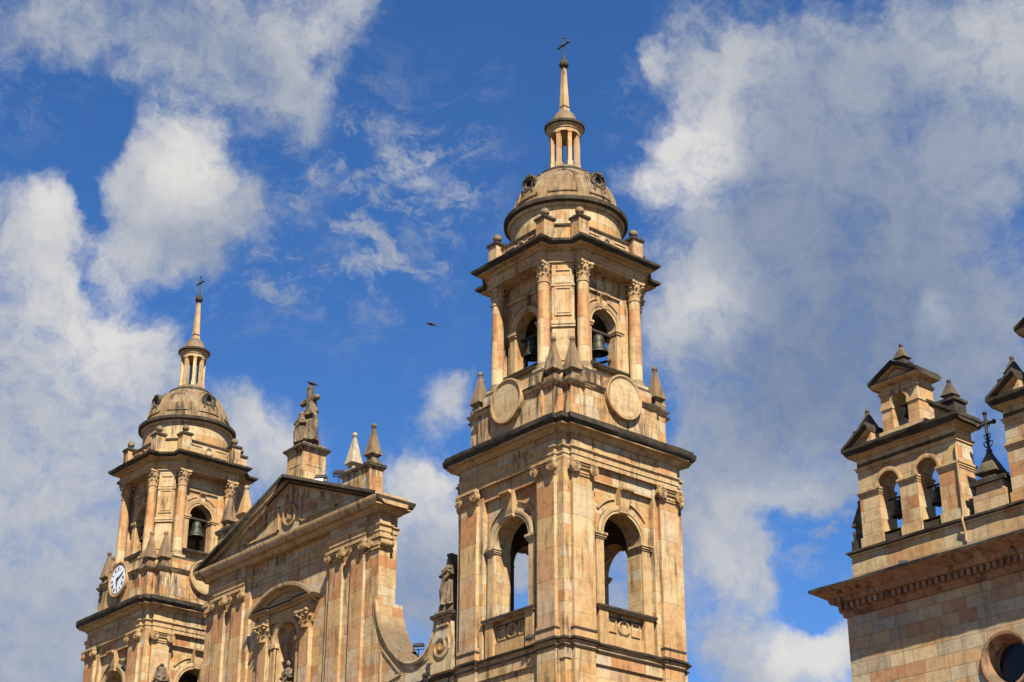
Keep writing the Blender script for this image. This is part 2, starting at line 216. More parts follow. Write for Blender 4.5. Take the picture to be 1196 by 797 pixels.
# ------------------------------------------------------------------ mesh builder
class MB:
    def __init__(s, mats): s.v = []; s.f = []; s.mi = []; s.mats = mats; s.X = Matrix.Identity(4)
    def rot(s, deg, loc=(0, 0, 0)): s.X = Matrix.Translation(loc) @ Matrix.Rotation(R(deg), 4, 'Z'); return s
    def add(s, vs, fs, mi=0):
        o = len(s.v); s.v += [tuple(s.X @ Vector(p)) for p in vs]
        for k, f in enumerate(fs):
            s.f.append([o + i for i in f]); s.mi.append(mi[k] if isinstance(mi, list) else mi)
        return s
    def box(s, x0, x1, y0, y1, z0, z1, mi=0, tx=0.0, ty=0.0):
        v = [(x0, y0, z0), (x1, y0, z0), (x1, y1, z0), (x0, y1, z0), (x0 + tx, y0 + ty, z1), (x1 - tx, y0 + ty, z1), (x1 - tx, y1 - ty, z1), (x0 + tx, y1 - ty, z1)]
        return s.add(v, [(3, 2, 1, 0), (4, 5, 6, 7), (0, 1, 5, 4), (1, 2, 6, 5), (2, 3, 7, 6), (3, 0, 4, 7)], mi)
    def bar(s, a, b, r, n=8, r2=None, mi=0):
        a = Vector(a); b = Vector(b); d = (b - a).normalized()
        p = d.cross(Vector((0, 0, 1))) if abs(d.z) < 0.95 else d.cross(Vector((1, 0, 0))); p.normalize(); t = d.cross(p)
        r2 = r if r2 is None else r2; vs = []
        for c, rr in ((a, r), (b, r2)):
            for i in range(n):
                k = 2 * PI * i / n; vs.append(c + p * rr * math.cos(k) + t * rr * math.sin(k))
        fs = [(i, (i + 1) % n, n + (i + 1) % n, n + i) for i in range(n)] + [tuple(range(n))[::-1], tuple(range(n, 2 * n))]
        return s.add(vs, fs, mi)
    def path(s, pts, r, n=6, closed=False, mi=0):
        pts = [Vector(p) for p in pts]; m = len(pts); vs = []
        rr = r if isinstance(r, (list, tuple)) else [r] * m
        for i, p in enumerate(pts):
            d = (pts[(i + 1) % m] - pts[i - 1]) if (closed or 0 < i < m - 1) else (pts[1] - pts[0] if i == 0 else pts[-1] - pts[-2])
            d.normalize()
            up = Vector((0.13, 0.21, 0.97)); a = d.cross(up)
            if a.length < 0.15: a = d.cross(Vector((1, 0.2, 0)))
            a.normalize(); b = d.cross(a)
            for k in range(n): t = 2 * PI * k / n; vs.append(p + a * rr[i] * math.cos(t) + b * rr[i] * math.sin(t))
        fs = []
        for i in range(m if closed else m - 1):
            j = (i + 1) % m
            for k in range(n): fs.append((i * n + k, i * n + (k + 1) % n, j * n + (k + 1) % n, j * n + k))
        if not closed: fs += [tuple(range(n))[::-1], tuple(range((m - 1) * n, m * n))]
        return s.add(vs, fs, mi)
    def lathe(s, prof, c=(0, 0), n=32, a0=0.0, a1=360.0, mi=0, cap=True, sx=1.0, sy=1.0):
        full = abs(a1 - a0) >= 360; k = n if full else n + 1; vs = []
        for (r, z) in prof:
            for i in range(k):
                t = R(a0 + (a1 - a0) * i / n); vs.append((c[0] + sx * r * math.cos(t), c[1] + sy * r * math.sin(t), z))
        fs = []; ms = []
        for j in range(len(prof) - 1):
            for i in range(n):
                i2 = (i + 1) % k
                fs.append((j * k + i, j * k + i2, (j + 1) * k + i2, (j + 1) * k + i)); ms.append(mi[j] if isinstance(mi, list) else mi)
        if full and cap:
            if prof[0][0] > 1e-4: fs.append(tuple(range(k))[::-1]); ms.append(ms[0])
            if prof[-1][0] > 1e-4: fs.append(tuple(range((len(prof) - 1) * k, len(prof) * k))); ms.append(ms[-1])
        return s.add(vs, fs, ms)
    def ball(s, c, r, n=12, mi=0, sx=1, sy=1, sz=1):
        h = max(6, n // 2 + 2)
        prof = [(r * math.sin(PI * j / h) + (1e-5 if j in (0, h) else 0), c[2] - sz * r * math.cos(PI * j / h)) for j in range(h + 1)]
        return s.lathe(prof, (c[0], c[1]), n, mi=mi, sx=sx, sy=sy)
    def prism(s, poly, z0, z1, mi=0):
        n = len(poly); vs = [(x, y, z0) for x, y in poly] + [(x, y, z1) for x, y in poly]
        return s.add(vs, [(i, (i + 1) % n, n + (i + 1) % n, n + i) for i in range(n)] + [tuple(range(n))[::-1], tuple(range(n, 2 * n))], mi)
    def plate(s, poly, y0, y1, mi=0):      # outline in x,z (counter-clockwise seen from -y) given thickness in y
        n = len(poly); vs = [(x, y0, z) for x, z in poly] + [(x, y1, z) for x, z in poly]
        return s.add(vs, [tuple(range(n)), tuple(range(n, 2 * n))[::-1]] + [((i + 1) % n, i, n + i, n + (i + 1) % n) for i in range(n)], mi)
    def sweep(s, poly, prof, mi=0, cap=True, jit=0.0, step=0.45):   # prof: (outward offset, z) from bottom to top round a ccw plan
        n = len(poly); vs = []
        rings_ = [offset(poly, o) for o, z in prof]
        if jit:
            cnt = [max(1, int(math.dist(poly[i], poly[(i + 1) % n]) / step)) for i in range(n)]; rr = random.Random(n * 31 + int(prof[0][1] * 100))
            rings_ = [[(r_[i][0] + (r_[(i + 1) % n][0] - r_[i][0]) * t / cnt[i], r_[i][1] + (r_[(i + 1) % n][1] - r_[i][1]) * t / cnt[i]) for i in range(n) for t in range(cnt[i])] for r_ in rings_]
            n = len(rings_[0])
        for (o, z), r_ in zip(prof, rings_):
            if jit and o > 0.08: vs += [(x + rr.uniform(-jit, jit), y + rr.uniform(-jit, jit), z + rr.uniform(-jit, jit)) for x, y in r_]
            else: vs += [(x, y, z) for x, y in r_]
        fs = []; ms = []
        for j in range(len(prof) - 1):
            for i in range(n):
                k = (i + 1) % n; fs.append((j * n + i, j * n + k, (j + 1) * n + k, (j + 1) * n + i)); ms.append(mi[j] if isinstance(mi, list) else mi)
        if cap:
            fs += [tuple(range(n))[::-1], tuple(range((len(prof) - 1) * n, len(prof) * n))]; ms += [ms[0], ms[-1]]
        return s.add(vs, fs, ms)
    def archwall(s, x0, x1, z0, z1, cx, hw, zs, zsp, yf, yb, n=18, rz=None, mi=0, mr=None, mback=None):
        rz = rz or hw; mr = mi if mr is None else mr; mback = mr if mback is None else mback
        arc = [(cx - hw * math.cos(PI * i / n), zsp + rz * math.sin(PI * i / n)) for i in range(n + 1)]
        quads = [[(x0, z0), (cx - hw, z0), (cx - hw, z1), (x0, z1)], [(cx + hw, z0), (x1, z0), (x1, z1), (cx + hw, z1)]]
        if zs > z0 + 1e-4: quads.append([(cx - hw, z0), (cx + hw, z0), (cx + hw, zs), (cx - hw, zs)])
        for a, b in zip(arc, arc[1:]): quads.append([a, b, (b[0], z1), (a[0], z1)])
        for qd in quads:
            s.add([(x, yf, z) for x, z in qd], [(0, 1, 2, 3)], mi)
            s.add([(x, yb, z) for x, z in qd], [(3, 2, 1, 0)], mback)
        rim = [(cx - hw, zs)] + arc + [(cx + hw, zs)]
        for a, b in zip(rim, rim[1:] + rim[:1]):
            s.add([(a[0], yf, a[1]), (b[0], yf, b[1]), (b[0], yb, b[1]), (a[0], yb, a[1])], [(3, 2, 1, 0)], mr)
        out = [(x0, z0), (x1, z0), (x1, z1), (x0, z1)]
        for a, b in zip(out, out[1:] + out[:1]):
            s.add([(a[0], yf, a[1]), (b[0], yf, b[1]), (b[0], yb, b[1]), (a[0], yb, a[1])], [(3, 2, 1, 0)], mi)
        return s
    def ring(s, cx, cz, hw, zsp, prof, n=18, a0=0, a1=180, rz=1.0, mi=0):   # arch moulding in x,z: prof (radius, y)
        vs = []; k = len(prof)
        for i in range(n + 1):
            t = R(a0 + (a1 - a0) * i / n)
            for r, y in prof: vs.append((cx - r * math.cos(t), y, cz + rz * r * math.sin(t)))
        fs = [(i * k + j, i * k + j + 1, (i + 1) * k + j + 1, (i + 1) * k + j) for i in range(n) for j in range(k - 1)]
        fs += [tuple(range(k))[::-1], tuple(range(n * k, n * k + k))]
        return s.add(vs, fs, mi)
    def build(s, name, parent=None, smooth=35):
        me = bpy.data.meshes.new(name); me.from_pydata(s.v, [], s.f)
        for m in s.mats: me.materials.append(m)
        me.polygons.foreach_set('material_index', s.mi)
        bm = bmesh.new(); bm.from_mesh(me)
        bmesh.ops.remove_doubles(bm, verts=bm.verts, dist=0.0004)
        bmesh.ops.recalc_face_normals(bm, faces=bm.faces)
        bm.to_mesh(me); bm.free()
        if smooth:
            me.polygons.foreach_set('use_smooth', [True] * len(me.polygons)); me.set_sharp_from_angle(angle=R(smooth))
        me.update()
        o = bpy.data.objects.new(name, me); col.objects.link(o)
        if parent: o.parent = parent
        return o

def offset(poly, d):
    n = len(poly); out = []
    for i in range(n):
        p0, p1, p2 = poly[i - 1], poly[i], poly[(i + 1) % n]
        a = Vector((p1[0] - p0[0], p1[1] - p0[1])).normalized(); b = Vector((p2[0] - p1[0], p2[1] - p1[1])).normalized()
        na = Vector((a.y, -a.x)); nb = Vector((b.y, -b.x))
        den = 1 + na.dot(nb)
        q = (na + nb) / den if den > 0.05 else na
        out.append((p1[0] + q.x * d, p1[1] + q.y * d))
    return out

def four(pts):      # plan points of one side (front, left to right) copied to the four sides, ccw
    out = []
    for k in range(4):
        c, s_ = [(1, 0), (0, 1), (-1, 0), (0, -1)][k]
        out += [(x * c - y * s_, x * s_ + y * c) for x, y in pts]
    return out

def tag(o, label=None, cat=None, group=None, kind=None):
    if label: o['label'] = label
    if cat: o['category'] = cat
    if group: o['group'] = group
    if kind: o['kind'] = kind
    return o
def empty(name, loc=(0, 0, 0), rz=0.0):
    o = bpy.data.objects.new(name, None); col.objects.link(o); o.location = loc; o.rotation_euler = (0, 0, rz); o.empty_display_size = 0.5
    return o
kids = {}
def copy_tree(o, parent=None):
    c = o.copy(); col.objects.link(c)
    if parent: c.parent = parent
    for ch in [q for q in col.objects if q.parent == o]: copy_tree(ch, c)
    return c
def inst(o, parent, loc, rz=0.0):    # another copy of a part, sub-parts included
    c = copy_tree(o, parent); c.location = loc; c.rotation_euler = (0, 0, R(rz)); return c

ST, TR, OR, CR, GR, AT = M['stone'], M['trim'], M['orna'], M['crust'], M['grey'], M['attic']
GZ = -1.6
# ------------------------------------------------------------------ ground
g = MB([M['plaza']]); g.add([(-900, -900, GZ), (900, -900, GZ), (900, 900, GZ), (-900, 900, GZ)], [(0, 1, 2, 3)])
tag(g.build('plaza_ground'), kind='structure')

# ------------------------------------------------------------------ shared ornament
def ionic(w_, d=0.30, h=0.62):
    """ionic pilaster capital, back at y=0, front to -y, base at z=0"""
    b = MB([OR]); hw = w_ / 2
    b.box(-hw - 0.02, hw + 0.02, -0.06, 0, 0.0, 0.09)
    b.box(-hw + 0.02, hw - 0.02, -0.09, 0, 0.09, h * 0.42)
    b.box(-hw - 0.06, hw + 0.06, -0.15, 0, h * 0.42, h * 0.72)
    b.box(-hw - 0.14, hw + 0.14, -0.22, 0, h * 0.82, h)
    for sx in (-1, 1):
        cx = sx * (hw - 0.02); cz = h * 0.50; rr = 0.25
        ps = [(cx + rr * math.cos(2 * PI * i / 16), cz + rr * math.sin(2 * PI * i / 16)) for i in range(16)]
        b.plate(ps, -0.20, 0.0)
        sp = [(cx - sx * (rr - 0.03) * (1 - t / 30) * math.cos(t * 0.45 + 1.2), -0.21, cz + (rr - 0.03) * (1 - t / 30) * math.sin(t * 0.45 + 1.2)) for t in range(27)]
        b.path(sp, 0.028, 5)
        b.ball((cx, -0.21, cz), 0.05, 8)
    b.path([(-hw, -0.19, h * 0.74), (-hw * 0.4, -0.19, h * 0.66), (hw * 0.4, -0.19, h * 0.66), (hw, -0.19, h * 0.74)], 0.035, 5)
    for i in range(5): b.box(-hw * .42 + i * hw * .19, -hw * .32 + i * hw * .19, -0.17, -.1, h * .46, h * .60)
    return b

def corinthian(r, h, wide=None):
    b = MB([OR]); wide = wide or r * 1.5
    b.lathe([(r * 1.12, 0), (r * 1.16, h * .03), (r * 1.12, h * .07), (r * 0.96, h * .08), (r * 1.0, h * .5), (r * 1.25, h * .86)], n=16)
    ab = []
    for k in range(4):
        for t in (-1, -0.5, 0, 0.5, 1):
            q = wide * (0.80 + 0.20 * abs(t) ** 2); a = R(90 * k - 90)
            x, y = t * wide * 0.93, -q
            ab.append((x * math.cos(a + PI / 2) - y * math.sin(a + PI / 2), x * math.sin(a + PI / 2) + y * math.cos(a + PI / 2)))
    b.prism(ab, h * .88, h)
    for row, (z0, z1, out, off) in enumerate(((0.08, 0.42, 0.40, 0), (0.30, 0.68, 0.55, 22.5))):
        for i in range(8):
            a = R(i * 45 + off); ca, sa = math.cos(a), math.sin(a)
            pr = [(r * 1.0, z0), (r * 1.12, z0 + (z1 - z0) * .5), (r * (1 + out * .75), z1 - .03), (r * (1 + out), z1 - .09)]
            for (ra, za), (rb, zb), wd in zip(pr, pr[1:], (0.30, 0.34, 0.2)):
                px, py = -sa, ca
                vs = []
                for rr, zz in ((ra, za), (rb, zb)):
                    for sg in (-1, 0, 1):
                        q = rr + (0.05 * r if sg == 0 else -0.04 * r)
                        vs.append((q * ca + sg * wd * r * px, q * sa + sg * wd * r * py, zz * h))
                vs2 = [(x * 0.86, y * 0.86, z) for x, y, z in vs]
                b.add(vs + vs2, [(0, 1, 4, 3), (1, 2, 5, 4), (6, 9, 10, 7), (7, 10, 11, 8), (0, 3, 9, 6), (2, 8, 11, 5), (3, 4, 10, 9), (4, 5, 11, 10), (0, 6, 7, 1), (1, 7, 8, 2)])
    for i in range(4):
        a = R(45 + 90 * i); ca, sa = math.cos(a), math.sin(a)
        b.path([(r * .9 * ca, r * .9 * sa, h * .5), (r * 1.35 * ca, r * 1.35 * sa, h * .74), (r * 1.55 * ca, r * 1.55 * sa, h * .85)], r * .13, 6)
        b.ball((r * 1.60 * ca, r * 1.60 * sa, h * .76), r * .27, 8)
        a2 = R(90 * i); b.ball((wide * .82 * math.cos(a2), wide * .82 * math.sin(a2), h * .93), r * .2, 8)
    return b

def pinnacle(name, parent, loc, w_, h, mat, rz=0.0, ball=0.13):
    """square obelisk on a neck, standing on loc"""
    b = MB([mat]); q = w_ / 2
    b.box(-q * .92, q * .92, -q * .92, q * .92, 0, .10 * h)
    b.box(-q * .62, q * .62, -q * .62, q * .62, .10 * h, .20 * h)
    b.add(*_frustum(q * .66, q * 1.02, .20 * h, .26 * h)); b.add(*_frustum(q * 1.02, q * .98, .26 * h, .31 * h)); b.add(*_frustum(q * .92, q * .20, .31 * h, .93 * h))
    o = b.build(name, parent); o.location = loc; o.rotation_euler = (0, 0, R(rz))
    s_ = MB([mat]); s_.lathe([(q * .30, .93 * h), (q * .30, .95 * h)], n=10); s_.ball((0, 0, .95 * h + ball * .8), ball, 12)
    s_.build('ball_finial', o)
    return o
def _frustum(a, b_, z0, z1):
    v = [(-a, -a, z0), (a, -a, z0), (a, a, z0), (-a, a, z0), (-b_, -b_, z1), (b_, -b_, z1), (b_, b_, z1), (-b_, b_, z1)]
    return v, [(3, 2, 1, 0), (4, 5, 6, 7), (0, 1, 5, 4), (1, 2, 6, 5), (2, 3, 7, 6), (3, 0, 4, 7)]

def keystone(w_, z0, z1, y0, d):
    b = MB([OR]); n = 7; pr = []
    for i in range(n + 1):
        t = i / n; pr.append((y0 - d * (0.35 + 0.65 * t ** 1.3) - 0.04 * math.sin(t * PI * 2), z0 + (z1 - z0) * t))
    for (ya, za), (yb, zb), t in zip(pr, pr[1:], range(n)):
        wa = w_ * (0.72 + 0.28 * t / n); wb = w_ * (0.72 + 0.28 * (t + 1) / n)
        b.add([(-wa / 2, ya, za), (wa / 2, ya, za), (wa / 2, y0 + .05, za), (-wa / 2, y0 + .05, za), (-wb / 2, yb, zb), (wb / 2, yb, zb), (wb / 2, y0 + .05, zb), (-wb / 2, y0 + .05, zb)],
              [(3, 2, 1, 0), (4, 5, 6, 7), (0, 1, 5, 4), (1, 2, 6, 5), (2, 3, 7, 6), (3, 0, 4, 7)])
    b.bar((-w_ / 2 - .02, y0 - d, z1 - .09), (w_ / 2 + .02, y0 - d, z1 - .09), .085, 10)
    b.bar((-w_ * .38, y0 - d * .42, z0 + .08), (w_ * .38, y0 - d * .42, z0 + .08), .06, 10)
    return b

def mould_ring(c, r, prof, n=36, mi=0, mats=None, axis_y=True):
    """closed round moulding in the x,z plane; prof (radius, y)"""
    b = MB(mats or [OR]); k = len(prof); vs = []
    for i in range(n):
        t = 2 * PI * i / n
        for rr, y in prof: vs.append((c[0] + rr * math.cos(t), y, c[1] + rr * math.sin(t)))
    fs = [(i * k + j, ((i + 1) % n) * k + j, ((i + 1) % n) * k + j + 1, i * k + j + 1) for i in range(n) for j in range(k - 1)]
    return b.add(vs, fs, mi)

# ------------------------------------------------------------------ bell tower (local origin on its axis, z from the eye level)
PLAN_FULL = four([(-3.05, -3.57), (3.05, -3.57), (3.05, -3.40), (3.40, -3.40)])[:]
def plan4(front): return four(front)
# side list: from left notch to right notch; the last corner point (3.4,-3.4) belongs to the front side
PLAN_CORN = four([(-3.05, -3.57), (3.05, -3.57), (3.05, -3.40), (3.40, -3.40), (3.40, -3.05)])
PLAN_ARCH = four([(-3.05, -3.57), (-1.93, -3.57), (-1.93, -3.545), (1.93, -3.545), (1.93, -3.57), (3.05, -3.57), (3.05, -3.40), (3.40, -3.40), (3.40, -3.05)])
PLAN_STR = four([(-3.05, -3.57), (-1.93, -3.57), (-1.93, -3.44), (1.93, -3.44), (1.93, -3.57), (3.05, -3.57), (3.05, -3.40), (3.40, -3.40), (3.40, -3.05)])
ENT = [(0.0, 25.86), (0.0, 26.06), (0.035, 26.07), (0.035, 26.27), (0.11, 26.36), (0.11, 26.42), (0.0, 26.45), (0.0, 26.98)]
CORN = [(-0.1, 26.96), (0.07, 26.97), (0.07, 27.04), (0.18, 27.12), (0.20, 27.16), (0.40, 27.19), (0.40, 27.24), (0.45, 27.28), (0.53, 27.40), (0.54, 27.61), (0.35, 27.66), (-0.6, 27.70)]
CORN_M = [0, 0, 0, 0, 0, 0, 1, 1, 1, 1, 1]

def tower_story(root):
    # lower body down to the plaza
    b = MB([ST]); b.sweep(PLAN_STR, [(0.0, 17.55), (0.0, 18.0)])
    b.prism(four([(3.35, -3.35)]), GZ, 17.56)
    for k in range(4):
        b.rot(90 * k)
        for sx in (-1, 1):
            b.box(sx * 2.49 - .56, sx * 2.49 + .56, -3.57, -3.3, GZ + 1.2, 17.55)
        b.box(-3.52, 3.52, -3.70, -3.3, GZ, GZ + 1.2)
    b.X = Matrix.Identity(4)
    b.build('lower_shaft', root)
    for k in (0, 1):
        b = MB([OR, CR]).rot(90 * k)
        b.ring(0, 15.35, 1, 1, [(1.28, -3.34), (1.28, -3.72), (1.42, -3.86), (1.60, -3.92), (1.66, -3.80), (1.62, -3.34)], 24, rz=0.92, mi=0)
        b.build('window_hood', root)
    # string course
    b = MB([TR, CR])
    b.sweep(PLAN_STR, [(0.0, 17.98), (0.05, 18.0), (0.07, 18.06), (0.02, 18.1), (0.02, 18.2), (0.10, 18.24), (0.14, 18.30), (0.14, 18.37), (-0.1, 18.42), (-.6, 18.43)], [0, 1, 1, 0, 0, 1, 1, 1, 1], jit=.016)
    b.build('string_course', root)
    # corner piers and walls
    b = MB([ST])
    for k in range(4):
        b.rot(90 * k); b.add([(3.40, -3.40, 18.4), (3.40, -1.70, 18.4), (2.4, -1.70, 18.4), (1.70, -2.4, 18.4), (1.70, -3.40, 18.4), (3.40, -3.40, 25.88), (3.40, -1.70, 25.88), (2.4, -1.70, 25.88), (1.70, -2.4, 25.88), (1.70, -3.40, 25.88)],
              [(4, 3, 2, 1, 0), (5, 6, 7, 8, 9), (0, 1, 6, 5), (1, 2, 7, 6), (2, 3, 8, 7), (3, 4, 9, 8), (4, 0, 5, 9)])
    b.X = Matrix.Identity(4); b.build('corner_pier', root)
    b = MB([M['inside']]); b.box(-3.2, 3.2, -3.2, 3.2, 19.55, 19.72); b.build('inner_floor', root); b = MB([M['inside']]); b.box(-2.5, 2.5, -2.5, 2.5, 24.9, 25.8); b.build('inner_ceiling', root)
    cap = None
    for k in range(4):
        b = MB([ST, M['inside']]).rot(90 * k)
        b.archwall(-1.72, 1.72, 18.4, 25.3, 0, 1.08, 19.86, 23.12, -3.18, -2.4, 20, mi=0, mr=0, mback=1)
        b.box(-1.72, 1.72, -3.36, -2.4, 25.26, 25.88)
        b.build('arcade_wall', root)
        # impost piers and archivolt
        b = MB([TR, CR]).rot(90 * k)
        for sx in (-1, 1):
            b.box(sx * 1.31 - .21, sx * 1.31 + .21, -3.29, -3.15, 19.9, 22.86)
            for q, (z0, z1) in enumerate(((22.86, 22.93), (22.93, 23.02), (23.02, 23.12))):
                b.box(sx * 1.30 - .26 - .035 * q, sx * 1.30 + .26 + .035 * q, -3.33 - .04 * q, -2.5, z0, z1)
        b.ring(0, 23.12, 1, 1, [(1.08, -3.18), (1.08, -3.28), (1.20, -3.28), (1.20, -3.31), (1.34, -3.34), (1.40, -3.32), (1.40, -3.18)], 24)
        b.build('archivolt', root)
        for sx in (0, 1):      # raised spandrel bands
            b = MB([OR]).rot(90 * k); b.ring(0, 23.12, 1, 1, [(1.68, -3.175), (1.68, -3.25), (1.76, -3.25), (1.76, -3.175)], 8, a0=(38 if sx == 0 else 102), a1=(78 if sx == 0 else 142))
            b.build('spandrel_band', root)
        o = keystone(.62, 24.14, 25.27, -3.20, .44).build('keystone', root); o.rotation_euler = (0, 0, R(90 * k))
        # sill and apron
        b = MB([TR, CR]).rot(90 * k)
        b.box(-1.62, 1.62, -3.46, -2.3, 19.86, 19.93, 0); b.box(-1.66, 1.66, -3.52, -2.3, 19.93, 20.02, 1)
        b.build('sill', root)
        b = MB([OR]).rot(90 * k)
        b.box(-1.52, -1.02, -3.40, -3.15, 18.42, 19.86); b.box(1.02, 1.52, -3.40, -3.15, 18.42, 19.86)
        b.box(-1.02, 1.02, -3.30, -3.15, 18.42, 18.95)
        for sx in (-1, 1):
            b.box(min(sx * .42, sx * .9), max(sx * .42, sx * .9), -3.24, -3.15, 19.06, 19.12); b.box(min(sx * .42, sx * .9), max(sx * .42, sx * .9), -3.24, -3.15, 19.56, 19.62)
            b.box(min(sx * .84, sx * .9), max(sx * .84, sx * .9), -3.238, -3.15, 19.12, 19.56); b.box(min(sx * .42, sx * .48), max(sx * .42, sx * .48), -3.238, -3.15, 19.12, 19.56)
        b.build('apron_panel', root)
        o = mould_ring((0, 19.34), .3, [(.23, -3.17), (.23, -3.23), (.29, -3.26), (.34, -3.23), (.34, -3.17)], 28).build('apron_roundel', root); o.rotation_euler = (0, 0, R(90 * k))
        for sx in (-1, 1):
            b = MB([M['shaft'], CR]); b.box(-.53, .53, -3.57, -3.38, 18.95, 25.2)
            b.box(-.60, .60, -3.64, -3.38, 18.42, 18.72); b.box(-.62, .62, -3.67, -3.38, 18.72, 18.80, 1); b.box(-.58, .58, -3.61, -3.38, 18.80, 18.95)
            p = b.build('pilaster', root)
            a = R(90 * k); ox = sx * 2.49
            p.location = (ox * math.cos(a), ox * math.sin(a), 0); p.rotation_euler = (0, 0, a)
            if cap is None:
                cap = ionic(1.06).build('capital', p)
            else:
                cap = cap.copy(); col.objects.link(cap); cap.parent = p
            cap.location = (0, -3.56, 25.2)
    b = MB([ST, TR]); b.sweep(PLAN_ARCH, ENT, [1, 1, 1, 1, 1, 1, 0]); b.build('entablature', root)
    b = MB([TR, CR]); b.sweep(PLAN_CORN, CORN, CORN_M, jit=.018); b.build('cornice', root)

PLAN_ATT = four([(-2.1, -3.42), (2.1, -3.42), (2.1, -3.27), (2.78, -3.27), (2.78, -2.78), (3.27, -2.78), (3.27, -2.1)])
PLAN_BEL_ = four([(-1.78, -2.50), (1.78, -2.50), (2.50, -1.78)])
PLAN_BEN = four([(-1.85, -3.07), (1.85, -3.07), (1.85, -2.78), (2.78, -1.85)])
def tower_top(root):
    b = MB([AT]); b.sweep(PLAN_ATT, [(0.06, 27.66), (0.06, 27.95), (0.0, 28.0), (0.0, 29.34)]); b.build('attic', root)
    b = MB([TR, CR]); b.sweep(PLAN_ATT, [(-.05, 29.32), (.05, 29.34), (.07, 29.40), (.15, 29.46), (.15, 29.54), (0.0, 29.60), (-.5, 29.62)], [0, 0, 0, 1, 1, 1], jit=.02, step=.3); b.build('attic_cornice', root)
    b = MB([AT, CR]); b.sweep(PLAN_BEN, [(.16, 29.6), (.16, 30.22), (.08, 30.34), (.08, 30.40), (-.3, 30.41)], [0, 1, 1, 1]); b.build('belfry_plinth', root)
    for k in range(4):
        # blank disc
        b = MB([M['disc']]).rot(90 * k); ps = [(.88 * math.cos(2 * PI * i / 36), 29.37 + .88 * math.sin(2 * PI * i / 36)) for i in range(36)]
        b.plate(ps, -3.59, -3.0); o = b.build('disc', root)
        r_ = mould_ring((0, 29.37), 1, [(.86, -3.59), (.88, -3.61), (.92, -3.62), (.95, -3.65), (1.0, -3.65), (1.03, -3.61), (1.03, -3.0)], 44, mats=[OR, CR]).build('disc_rim', o); r_.rotation_euler = (0, 0, R(90 * k))
    pin = None
    for k in range(4):
        for sx in (-1, 1):
            a = R(90 * k); x, y = sx * 2.46, -3.03
            lx, ly = x * math.cos(a) - y * math.sin(a), x * math.sin(a) + y * math.cos(a)
            if pin is None: pin = pinnacle('pinnacle', root, (lx, ly, 29.6), .66, 2.0, GR)
            else: inst(pin, root, (lx, ly, 29.6))
    # belfry drum
    b = MB([ST])
    for k in range(4):
        b.rot(90 * k)
        b.add([(1.92, -2.60, 30.4), (2.60, -1.92, 30.4), (1.75, -1.05, 30.4), (1.05, -1.75, 30.4), (1.0, -2.45, 30.4), (1.92, -2.60, 35.66), (2.60, -1.92, 35.66), (1.75, -1.05, 35.66), (1.05, -1.75, 35.66), (1.0, -2.45, 35.66)],
              [(4, 3, 2, 1, 0), (5, 6, 7, 8, 9), (0, 1, 6, 5), (1, 2, 7, 6), (2, 3, 8, 7), (3, 4, 9, 8), (4, 0, 5, 9)])
    b.X = Matrix.Identity(4); b.build('belfry_pier', root)
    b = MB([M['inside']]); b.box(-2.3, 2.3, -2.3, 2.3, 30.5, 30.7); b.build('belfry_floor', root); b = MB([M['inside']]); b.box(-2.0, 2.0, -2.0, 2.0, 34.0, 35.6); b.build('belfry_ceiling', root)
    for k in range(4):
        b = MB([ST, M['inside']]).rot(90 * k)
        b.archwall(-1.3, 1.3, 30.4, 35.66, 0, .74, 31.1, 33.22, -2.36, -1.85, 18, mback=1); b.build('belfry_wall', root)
        b = MB([TR]).rot(90 * k)
        for sx in (-1, 1):
            b.box(sx * .93 - .17, sx * .93 + .17, -2.43, -2.3, 31.1, 33.0)
            b.box(sx * .92 - .22, sx * .92 + .22, -2.48, -1.95, 33.0, 33.10); b.box(sx * .92 - .25, sx * .92 + .25, -2.52, -1.95, 33.10, 33.22)
        b.ring(0, 33.22, 1, 1, [(.74, -2.36), (.74, -2.44), (.86, -2.44), (.87, -2.47), (1.0, -2.50), (1.05, -2.47), (1.05, -2.36)], 22)
        b.box(-1.3, 1.3, -2.46, -2.3, 34.72, 34.84)
        b.build('belfry_archivolt', root)
        for a0 in (45, 105):
            b = MB([OR]).rot(90 * k); b.ring(0, 33.22, 1, 1, [(1.22, -2.355), (1.22, -2.41), (1.29, -2.41), (1.29, -2.355)], 6, a0=a0, a1=a0 + 30)
            b.build('belfry_spandrel_band', root)
        o = keystone(.36, 33.94, 34.74, -2.37, .22).build('belfry_keystone', root); o.rotation_euler = (0, 0, R(90 * k))
        b = MB([TR, CR]).rot(90 * k); b.box(-1.3, 1.3, -2.62, -1.8, 31.0, 31.06, 0); b.box(-1.3, 1.3, -2.68, -1.8, 31.06, 31.14, 1); b.build('belfry_sill', root)
        # chamfer panel
        b = MB([TR]).rot(90 * k + 45)
        yb = -3.196
        def frame(x0, x1, z0, z1, t=.07):
            b.box(x0, x1, yb - .045, yb + .05, z0, z0 + t); b.box(x0, x1, yb - .045, yb + .05, z1 - t, z1)
            b.box(x0, x0 + t, yb - .042, yb + .05, z0 + t, z1 - t); b.box(x1 - t, x1, yb - .042, yb + .05, z0 + t, z1 - t)
        frame(-.38, .38, 34.62, 35.30, .06); frame(-.38, .38, 33.05, 34.44, .08); b.box(-.30, .30, yb - .03, yb + .05, 33.18, 34.30)
        b.box(-.52, .52, yb - .10, yb + .05, 32.62, 32.78); b.box(-.52, .52, yb - .07, yb + .05, 32.50, 32.62); b.box(-.52, .52, yb - .05, yb + .05, 34.48, 34.58)
        b.box(-.36, .36, yb - .03, yb + .05, 30.9, 32.4)
        b.build('chamfer_panel', root)
    colm = None
